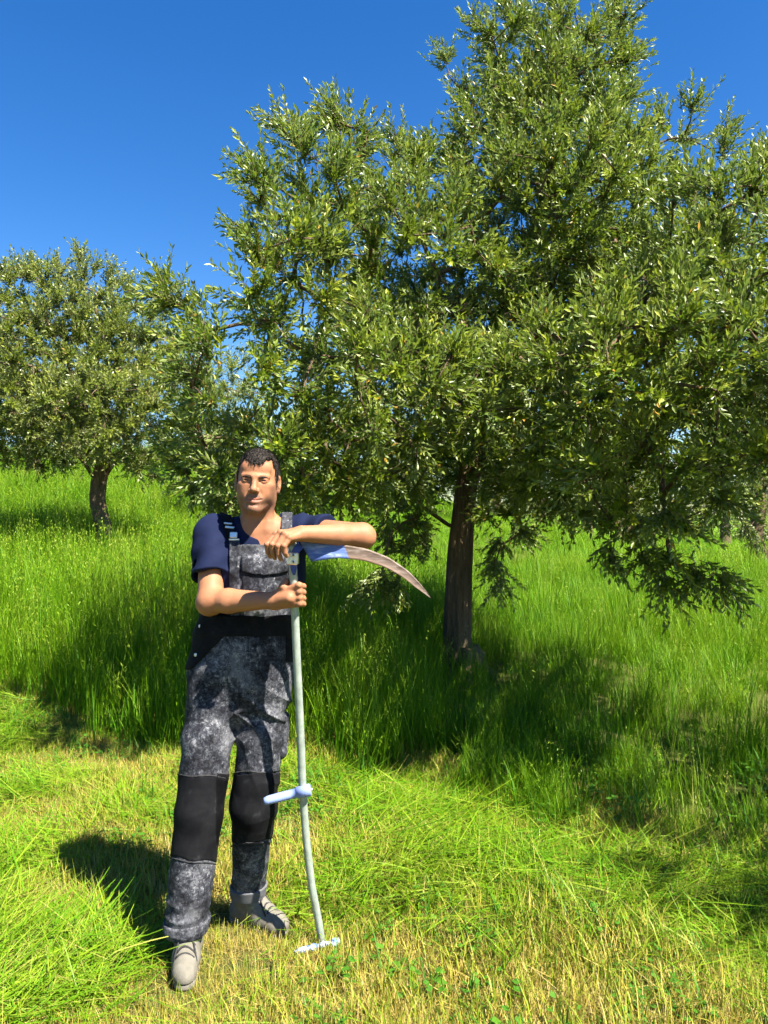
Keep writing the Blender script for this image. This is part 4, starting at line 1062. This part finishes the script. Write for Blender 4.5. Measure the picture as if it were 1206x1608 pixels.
def on_shirt(name, mat, off, region, lo, hi, **kw):
    me, _ = shell_mesh(sh, name, off, region, np.array(lo), np.array(hi)); return part(name, me, mat, ov, **kw)
fr = lambda Y: Y-2.86
on_trousers('knee_patch', M['black'], .0028, lambda X, Y, Z: np.maximum(rbox(0*X+300, pv(Z, Y+0*X), 0, 600, 1219+.05*(px(X, Y)-310)+1.5*np.sin(px(X, Y)*.11), 1351+.12*(px(X, Y)-310)+2*np.sin(px(X, Y)*.13)), fr(Y)-.00), [-.84, 2.58, .25], [-.57, 2.93, .70])
on_trousers('knee_patch', M['black'], .0028, lambda X, Y, Z: np.maximum(rbox(0*X+300, pv(Z, Y+0*X), 0, 600, 1214-.04*(px(X, Y)-398)+1.5*np.sin(px(X, Y)*.12), 1322-.1*(px(X, Y)-398)+2*np.sin(px(X, Y)*.10)), fr(Y)-.08), [-.595, 2.62, .28], [-.30, 3.0, .72])
on_trousers('waistband', M['black'], .0060, lambda X, Y, Z: rbox(0*X+300, pv(Z, Y+0*X), 0, 600, 962, 999)+0*X, [-.84, 2.66, 1.08], [-.27, 3.08, 1.255])
on_trousers('hip_pocket', M['black'], .0045, lambda X, Y, Z: mxr([((px(X, Y)-361)+(pv(Z, Y)-990)*.98)*.0017, (pv(Z, Y+0*X)-1052)*.00235, (985-pv(Z, Y+0*X))*.00235, fr(Y)-.06]), [-.84, 2.66, .90], [-.50, 3.0, 1.18])
on_trousers('side_panel', M['black'], .0045, lambda X, Y, Z: mxr([(449-px(X, Y)+0*Z)*.0022, (pv(Z, Y+0*X)-1040)*.00235, (960-pv(Z, Y+0*X))*.00235, fr(Y)-.12]), [-.42, 2.66, .90], [-.27, 3.02, 1.25])
for an, cm in ((anL, M['camo']), (anR, M['cuff'])):
    on_trousers('turn_up', cm, .0075, lambda X, Y, Z, an=an: np.maximum(an[2]-.010-Z, Z-an[2]-.038-.02*(X-an[0]))+0*X+0*Y, an-[.11, .12, .06], an+[.11, .15, .09])
# fly and leg seams stand a little proud
on_trousers('fly', M['camo'], .0050, lambda X, Y, Z: mxr([np.abs(px(X, Y)-(392-(pv(Z, Y)-1000)*.10)-9)*.0024-.021, (pv(Z, Y+0*X)-1085)*.00235, (1000-pv(Z, Y+0*X))*.00235, fr(Y)-.0]), [-.58, 2.68, .88], [-.42, 2.86, 1.16])
for v0, v1, xs0, xs1, y_ in ((1217, 1219.6, -.84, -.57, 0), (1353, 1355.4, -.84, -.57, 0), (1211, 1213.6, -.595, -.30, .08), (1323, 1325.4, -.595, -.30, .08)):
    on_trousers('seam', M['lace'], .0042, lambda X, Y, Z, v0=v0, v1=v1, y_=y_, k=(.05 if v0 == 1217 else .12 if v0 == 1353 else -.04 if v0 == 1211 else -.1), c0=(310 if xs0 < -.7 else 398): mxr([rbox(0*X+300, pv(Z, Y+0*X)-k*(px(X, Y)-c0)-1.5*np.sin(px(X, Y)*.11), 0, 600, v0, v1), fr(Y)-y_]), [xs0, 2.58, .25], [xs1, 3.0, .72])
cp = Field(W(430, 1210, 2.86)-[.03, .08, 0], W(462, 1085, 2.86)+[.03, .10, .03], .004)       # cargo pocket on the outer thigh
cp.cone(W(443, 1128, 2.875), W(439, 1180, 2.865), .030, .030); cpD = cp.D.copy()
me, _ = cp.mesh('cargo_pocket'); part('cargo_pocket', me, M['camo'], ov)
# bib
bl, bh = [-.66, 2.68, 1.12], [-.32, 2.84, 1.56]
bib_r = lambda u0, u1, v0, v1: (lambda X, Y, Z: np.maximum(rbox(px(X, Y), pv(Z, Y), u0, u1, v0, v1), fr(Y)+.02))
on_shirt('bib', M['camo_bib'], .0065, bib_r(361, 470, 855, 980), bl, bh)
on_shirt('bib', M['camo_bib'], .0105, bib_r(360, 377, 848, 975), bl, bh)
on_shirt('bib_pocket', M['camo_bib'], .0125, lambda X, Y, Z: np.maximum(rbox(px(X, Y), pv(Z, Y), 380, 452, 876, 937), fr(Y)+.02)+.0012*np.sin(X*70)*0, bl, bh)
flap = on_shirt('pocket_flap', M['camo_bib'], .0215, lambda X, Y, Z: mxr([rbox(px(X, Y), pv(Z, Y), 379, 453, 874, 897+6*(1-((px(X, Y)-416)/37)**2)), fr(Y)+.02]), bl, bh)
on_shirt('strap', M['black'], .0080, lambda X, Y, Z: np.maximum(np.abs(px(X, Y)-(352+.28*(pv(Z, Y)-800)))*.0023-.020, pv(Z, Y+0*X)*.00235-846*.00235), [-.66, 2.68, 1.40], [-.50, 2.99, 1.60])
on_shirt('strap', M['camo_bib'], .0080, lambda X, Y, Z: np.maximum(np.abs(px(X, Y)-(451-.03*(pv(Z, Y)-800)))*.0023-.020, pv(Z, Y+0*X)*.00235-868*.00235), [-.42, 2.68, 1.40], [-.26, 2.99, 1.60])
def disc(name, c, n, r, h, mat, parent, seg=18, hole=0.0, bevel=.25):
    n = norm(np.asarray(n, float)); pr = [(0, r*.80, ), (h*.0, r), (h*(1-bevel), r), (h, r*.82), (h*1.02, .0001)]
    pts = np.array([c+n*(a-h*.5) for a, _ in [(0, 0), (0.0001, r), (h*(1-bevel), r), (h, r*.8), (h*1.02, 0)]]); rs = np.array([.0003, r, r, r*.8, .0003])
    V, q, cc = tube_mesh([(pts, rs)], seg); return part(name, mesh_np(name, V, q, cc), mat, parent)
def box_mesh(c, X, Y, Z, hx, hy, hz, bev=.2):
    X, Y, Z = [norm(np.asarray(a, float)) for a in (X, Y, Z)]; b = min(hx, hy, hz)*bev
    V = []
    for (sx_, sy_, sz_) in [(a, b_, c_) for a in (-1, 1) for b_ in (-1, 1) for c_ in (-1, 1)]:
        for (ax, ay, az) in ((hx-b, hy-b, hz), (hx-b, hy, hz-b), (hx, hy-b, hz-b)): V.append(c+X*sx_*ax+Y*sy_*ay+Z*sz_*az)
    return np.array(V)
import bmesh
def hull_part(name, V, mat, parent, smooth=False):
    bm = bmesh.new(); [bm.verts.new(v) for v in V]; bmesh.ops.convex_hull(bm, input=bm.verts); me = bpy.data.meshes.new(name); bm.to_mesh(me); bm.free()
    return part(name, me, mat, parent)
E3 = np.eye(3)
def surf_y(f, u, v, Y0=2.60, Y1=2.9):
    """front surface of a field along the line of sight of (u, v)"""
    for Yv in np.arange(Y0, Y1, .001):
        p = W(u, v, Yv); i = [int(round((p[k]-a[0])/(a[1]-a[0]))) for k, a in enumerate((f.xs, f.ys, f.zs))]
        if all(0 <= i[k] < f.D.shape[k] for k in range(3)) and f.D[tuple(i)] < 0: return p
    return W(u, v, (Y0+Y1)/2)
b0 = surf_y(sh, 368, 840)+[0, -.014, 0]
hull_part('buckle', box_mesh(b0, E3[0], E3[1]-.25*E3[2], E3[2]+.25*E3[1], .0135, .0045, .011, .6), M['metal'], ov)
hull_part('strap_slide', box_mesh(surf_y(sh, 362, 828)+[0, -.012, 0], [1, 0, -.1], [0, 1, -.4], [.1, .4, 1], .017, .003, .004, .4), M['metal'], ov)
hull_part('strap_slide', box_mesh(surf_y(sh, 360, 822)+[0, -.012, 0], [1, 0, -.1], [0, 1, -.4], [.1, .4, 1], .017, .003, .003, .4), M['metal'], ov)
hull_part('strap_slide', box_mesh(surf_y(sh, 369, 847)+[0, -.013, 0], E3[0], E3[1], E3[2], .019, .0035, .0035, .4), M['metal'], ov)
for u, v in ((313, 983), (306, 1028)):
    p = surf_y(tr, u+3, v); disc('button', p+[-.002, -.006, 0], (-.45, -1, .1), .0072, .006, M['metal'], ov)

# ---- shoes
def shoe(heel, toe, an):
    d = norm((toe-heel)*[1, 1, 0]); s = np.array([d[1], -d[0], 0]); L = np.linalg.norm((toe-heel)*[1, 1, 0])
    g0 = lambda p: np.array([p[0], p[1], float(gz(p[0], p[1]))])
    h0, t0 = g0(heel), g0(toe); up = np.array([0, 0, 1.])
    lo = np.minimum(np.minimum(heel, toe), an)-.09; hi = np.maximum(np.maximum(heel, toe), an)+.09; lo[2] = -.02; hi[2] = an[2]+.09
    f = Field(lo, hi, .0036)
    p = lambda a, b, c: h0+d*(L*a)+s*b+up*c
    f.cone(p(.10, 0, .042), p(.55, .004, .042), .040, .043, .02).cone(p(.55, .004, .042), p(.82, .0, .038), .043, .040, .02).cone(p(.82, 0, .037), p(.90, -.004, .033), .038, .030, .02)
    f.cone(p(.18, 0, .06), an+[0, 0, .03], .042, .046, .03).cone(an+[0, 0, .02], p(.60, 0, .062), .042, .032, .04)
    sl, X, Y, Z = f.sub(lo, hi); f.D[sl] = np.maximum(f.D[sl], (.016-Z).astype(np.float32))
    f.disp(lambda P: .0016*wnoise(P, 51, 25, 70, 8)+.0018*np.sin((P@d)*150)*np.exp(-(((P-p(.70, 0, .08))**2).sum(1)/.0018)), .02)
    me, _ = f.mesh('shoe'); so = part('shoe', me, M['suede'], man)
    g = Field(lo, hi, .0036)
    g.cone(p(.08, 0, .012), p(.55, .004, .012), .040, .045).cone(p(.55, .004, .012), p(.86, -.002, .012), .045, .037, .01)
    sl, X, Y, Z = g.sub(lo, hi); g.D[sl] = np.maximum(g.D[sl], np.maximum(-.004-Z, Z-.020).astype(np.float32)+0*X.astype(np.float32))
    me, _ = g.mesh('sole'); part('sole', me, M['rubber'], so)
    def top(a, b, lift=.0015):
        q = p(a, b, 0); ix = int(np.clip(np.searchsorted(f.xs, q[0]), 0, len(f.xs)-1)); iy = int(np.clip(np.searchsorted(f.ys, q[1]), 0, len(f.ys)-1))
        z = np.nonzero(f.D[ix, iy] < 0)[0]; q[2] = (f.zs[z[-1]] if len(z) else .05)+lift
        return q
    for k in range(4):
        a = .50+.072*k
        c = [top(a+.03, -.030), top(a+.01, -.012, .003), top(a, .012, .003), top(a+.03, .030)]
        V, q, cc = tube_mesh([(smooth_path(c, 8), np.full(8, .0036))], 6); part('lace', mesh_np('lace', V, q, cc), M['lace'], so)
    for sg in (-1, 1):
        c = [top(.50, sg*.004, .004), top(.58, sg*.022, .005), top(.68, sg*.034, .004), top(.74, sg*.038, .002)]
        V, q, cc = tube_mesh([(smooth_path(c, 9), np.full(9, .0034))], 6); part('lace', mesh_np('lace', V, q, cc), M['lace'], so)
shoe(np.array([-.712, 2.815, 0]), np.array([-.672, 2.555, 0]), anL+[0, .01, -.01])
shoe(np.array([-.585, 3.01, 0]), np.array([-.372, 2.885, 0]), anR+[0, .01, -.01])
print('person', round(time.time()-T0, 1))

# ------------------------------------------------------------------ scythe
t = NT('painted_tube'); d = t.noise(24, 5, 0.65, t.obj()); mp = t.n('ShaderNodeMapping'); mp.inputs['Scale'].default_value = (1, 1, .15); t.l(t.obj(), mp.inputs[0]); d2 = t.noise(90, 4, .6, mp.outputs[0])
M['tube'] = t.done(t.princ(t.mix(t.ramp(t.math('ADD', t.math('MULTIPLY', d, .6), t.math('MULTIPLY', d2, .4)), [(.35, (0, 0, 0)), (.6, (1, 1, 1))]), (0.22, 0.25, 0.21), (0.37, 0.42, 0.35)), 0.35, 0.5, 0.2))
t = NT('blue_plastic'); d = t.noise(40, 4, .6, t.obj()); M['grip'] = t.done(t.princ(t.mix(d, (0.16, 0.22, 0.46), (0.25, 0.31, 0.54)), 0.5, 0.4))
t = NT('chipped_blue'); d = t.noise(60, 6, .7, t.obj()); M['chip'] = t.done(t.princ(t.ramp(d, [(.4, (.05, .12, .42)), (.5, (.15, .25, .55)), (.58, (.62, .64, .66))]), 0.45, 0.4, .2))
t = NT('blade_steel'); mp = t.n('ShaderNodeMapping'); mp.inputs['Scale'].default_value = (.35, 1, 2.2); t.l(t.obj(), mp.inputs[0])
d = t.noise(45, 6, .65, mp.outputs[0], .4); rust = t.ramp(d, [(.34, (.055, .034, .022)), (.52, (.125, .085, .060)), (.68, (.21, .165, .135))])
at = t.n('ShaderNodeAttribute', attribute_name='mask').outputs['Vector']; sx = t.n('ShaderNodeSeparateXYZ'); t.l(at, sx.inputs[0])
blue = t.ramp(d, [(.36, (.05, .085, .24)), (.52, (.09, .14, .34)), (.64, (.24, .29, .44))])
edgec = t.mix(sx.outputs[1], rust, (.26, .16, .10))
col = t.mix(t.math('GREATER_THAN', t.math('ADD', sx.outputs[0], t.math('MULTIPLY', t.math('SUBTRACT', d, .5), .05)), .5), edgec, blue)
M['blade'] = t.done(t.princ(col, 0.55, 0.35, .12, nrm=t.bump(d, .15, .004)))

sc = thing('scythe', tuple(POLE[-1]*np.array([1, 1, 0])), 'scythe stood upside down, blue and rust blade at the top of its pale metal snath', 'scythe')
pp = smooth_path(POLE, 60)
rp = np.full(60, .0138)
V, q, c = tube_mesh([(pp, rp)], 16); part('snath', mesh_np('snath', V, q, c), M['tube'], sc)
# tang running down the front of the tube, and the clamp that holds it
ta_ = [W(472, 856, 2.60), W(466, 862, 2.592), W(461, 872, 2.590), W(461, 890, 2.592), W(462, 903, 2.603)]
tp_ = smooth_path(ta_, 14); Tn = norm(np.gradient(tp_, axis=0)); sd_ = norm(np.cross(Tn, [0, -1, 0])); wd_ = np.interp(np.linspace(0, 1, 14), [0, .3, .8, 1], [.013, .012, .0105, .004])
Vt = []
for i in range(14):
    for a, b in ((-1, -.004), (1, -.004), (1, .004), (-1, .004)): Vt.append(tp_[i]+sd_[i]*wd_[i]*a+np.array([0, b, 0]))
qq = [[i*4+k, i*4+(k+1) % 4, i*4+4+(k+1) % 4, i*4+4+k] for i in range(13) for k in range(4)]+[[3, 2, 1, 0], [52, 53, 54, 55]]
t = NT('blue_paint'); d = t.noise(30, 4, .6, t.obj()); M['bluep'] = t.done(t.princ(t.mix(d, (.018, .035, .20), (.04, .07, .30)), .4, .45))
part('tang', mesh_np('tang', np.array(Vt), qq, smooth=False), M['bluep'], sc)
cl = W(459.5, 877, 2.588)
clamp = hull_part('clamp', box_mesh(cl, [1, 0, -.06], [0, 1, 0], [.06, 0, 1], .0185, .0065, .0215, .5), M['metal'], sc)
V, q, c = tube_mesh([(np.array([cl+[0, .022, .019], cl+[0, .022, -.019]]), np.array([.0195, .0195]))], 18); part('clamp_ring', mesh_np('clamp_ring', V, q, c), M['metal'], clamp)
for dv in (-5.2, 5.2):
    b = disc('bolt', W(460.5, 877+dv, 2.5805), (0, -1, 0), .0062, .008, M['metal'], clamp, 12)
    disc('bolt_socket', W(460.5, 877+dv, 2.5762), (0, -1, 0), .0030, .0022, M['dark'], clamp, 10)
# blade: back edge and cutting edge as two curves, cupped, with a raised rib along the back
nb = 44
ub = smooth_path([W(470, 850, 2.597), W(500, 851, 2.600), W(535, 855, 2.603), W(574, 861, 2.605), W(610, 875, 2.603), W(642, 897, 2.598), W(662, 919, 2.592), W(679, 941, 2.586)], nb)
lb_ = smooth_path([W(489, 882, 2.588), W(508, 879, 2.590), W(530, 876, 2.592), W(570, 880, 2.594), W(602, 890, 2.593), W(630, 905, 2.590), W(654, 924, 2.586), W(678.5, 940.5, 2.585)], nb)
m = 7; ss = np.linspace(0, 1, m)
G = ub[:, None]+(lb_-ub)[:, None]*ss[None, :, None]
wdt = np.linalg.norm(lb_-ub, axis=1)[:, None]
nrmv = np.array([0.05, -1, .15]); nrmv /= np.linalg.norm(nrmv)
cup = (-.035*wdt*np.sin(ss[None]*np.pi)); G = G+nrmv*cup[..., None]
th = np.interp(ss, [0, .12, .2, 1], [.0030, .0026, .0012, .0004])
Fv = G+nrmv*th[None, :, None]; Bv = G-nrmv*(th*.6)[None, :, None]
V = np.concatenate([Fv.reshape(-1, 3), Bv.reshape(-1, 3)]); i, j = np.meshgrid(np.arange(nb-1), np.arange(m-1), indexing='ij'); a = (i*m+j).ravel()
qf = np.stack([a, a+1, a+m+1, a+m], -1); qb = qf[:, ::-1]+nb*m
eg = []
for k in range(nb-1): eg += [[k*m, k*m+m, k*m+m+nb*m, k*m+nb*m], [k*m+m-1+nb*m, k*m+2*m-1+nb*m, k*m+2*m-1, k*m+m-1]]
for j_ in range(m-1): eg += [[j_+nb*m, j_+1+nb*m, j_+1, j_]]
me = mesh_np('blade', V, np.concatenate([qf, qb, np.array(eg)]))
blu = (np.interp(np.arange(nb), [0, 12.2, 12.8, nb], [1, .56, .44, 0])); mk = np.zeros((nb, m, 3)); mk[:, :, 0] = blu[:, None]; mk[:, :, 1] = np.clip((ss-.75)*4, 0, 1)[None]
attr(me, 'mask', np.concatenate([mk.reshape(-1, 3)]*2), 'FLOAT_VECTOR'); part('blade', me, M['blade'], sc)
# middle grip: socket round the tube and a tapering handle towards the man
ga, gb = W(488, 1240, 2.705), W(466, 1245, 2.70); he = W(415, 1258, 2.665)
gd = norm(gb-ga)
gp = [ga-gd*.001, ga, ga+gd*.004, gb, gb+gd*.002, gb+(he-gb)*.25, gb+(he-gb)*.55, gb+(he-gb)*.9, he, he+(he-gb)*.02]
V, q, c = tube_mesh([(np.array(gp), np.array([.010, .0195, .0215, .0205, .0165, .0158, .0160, .0148, .0115, .006]))], 20)
grip = part('grip', mesh_np('grip', V, q, c), M['grip'], sc)
disc('grip_screw', ga-gd*.003, -gd, .006, .006, M['metal'], grip, 12)
# end grip lying in the stubble
e0, e1 = W(528, 1489, 2.79), W(462, 1514, 2.73)
e0[2] = max(e0[2], .03); e1[2] = max(e1[2], .028); gd = norm(e1-e0)
ts = np.linspace(0, 1, 22)
rr = .0110+.0030*np.sin(ts*26)*(ts < .62)+np.where(ts < .06, .003, 0)-np.where(ts > .95, .006, 0)
V, q, c = tube_mesh([(e0[None]+(e1-e0)[None]*ts[:, None], rr)], 16)
part('end_grip', mesh_np('end_grip', V, q, c), M['chip'], sc)
disc('end_cap', e0-gd*.006, -gd, .0155, .012, M['metal'], sc, 16)
print('scythe', round(time.time()-T0, 1))
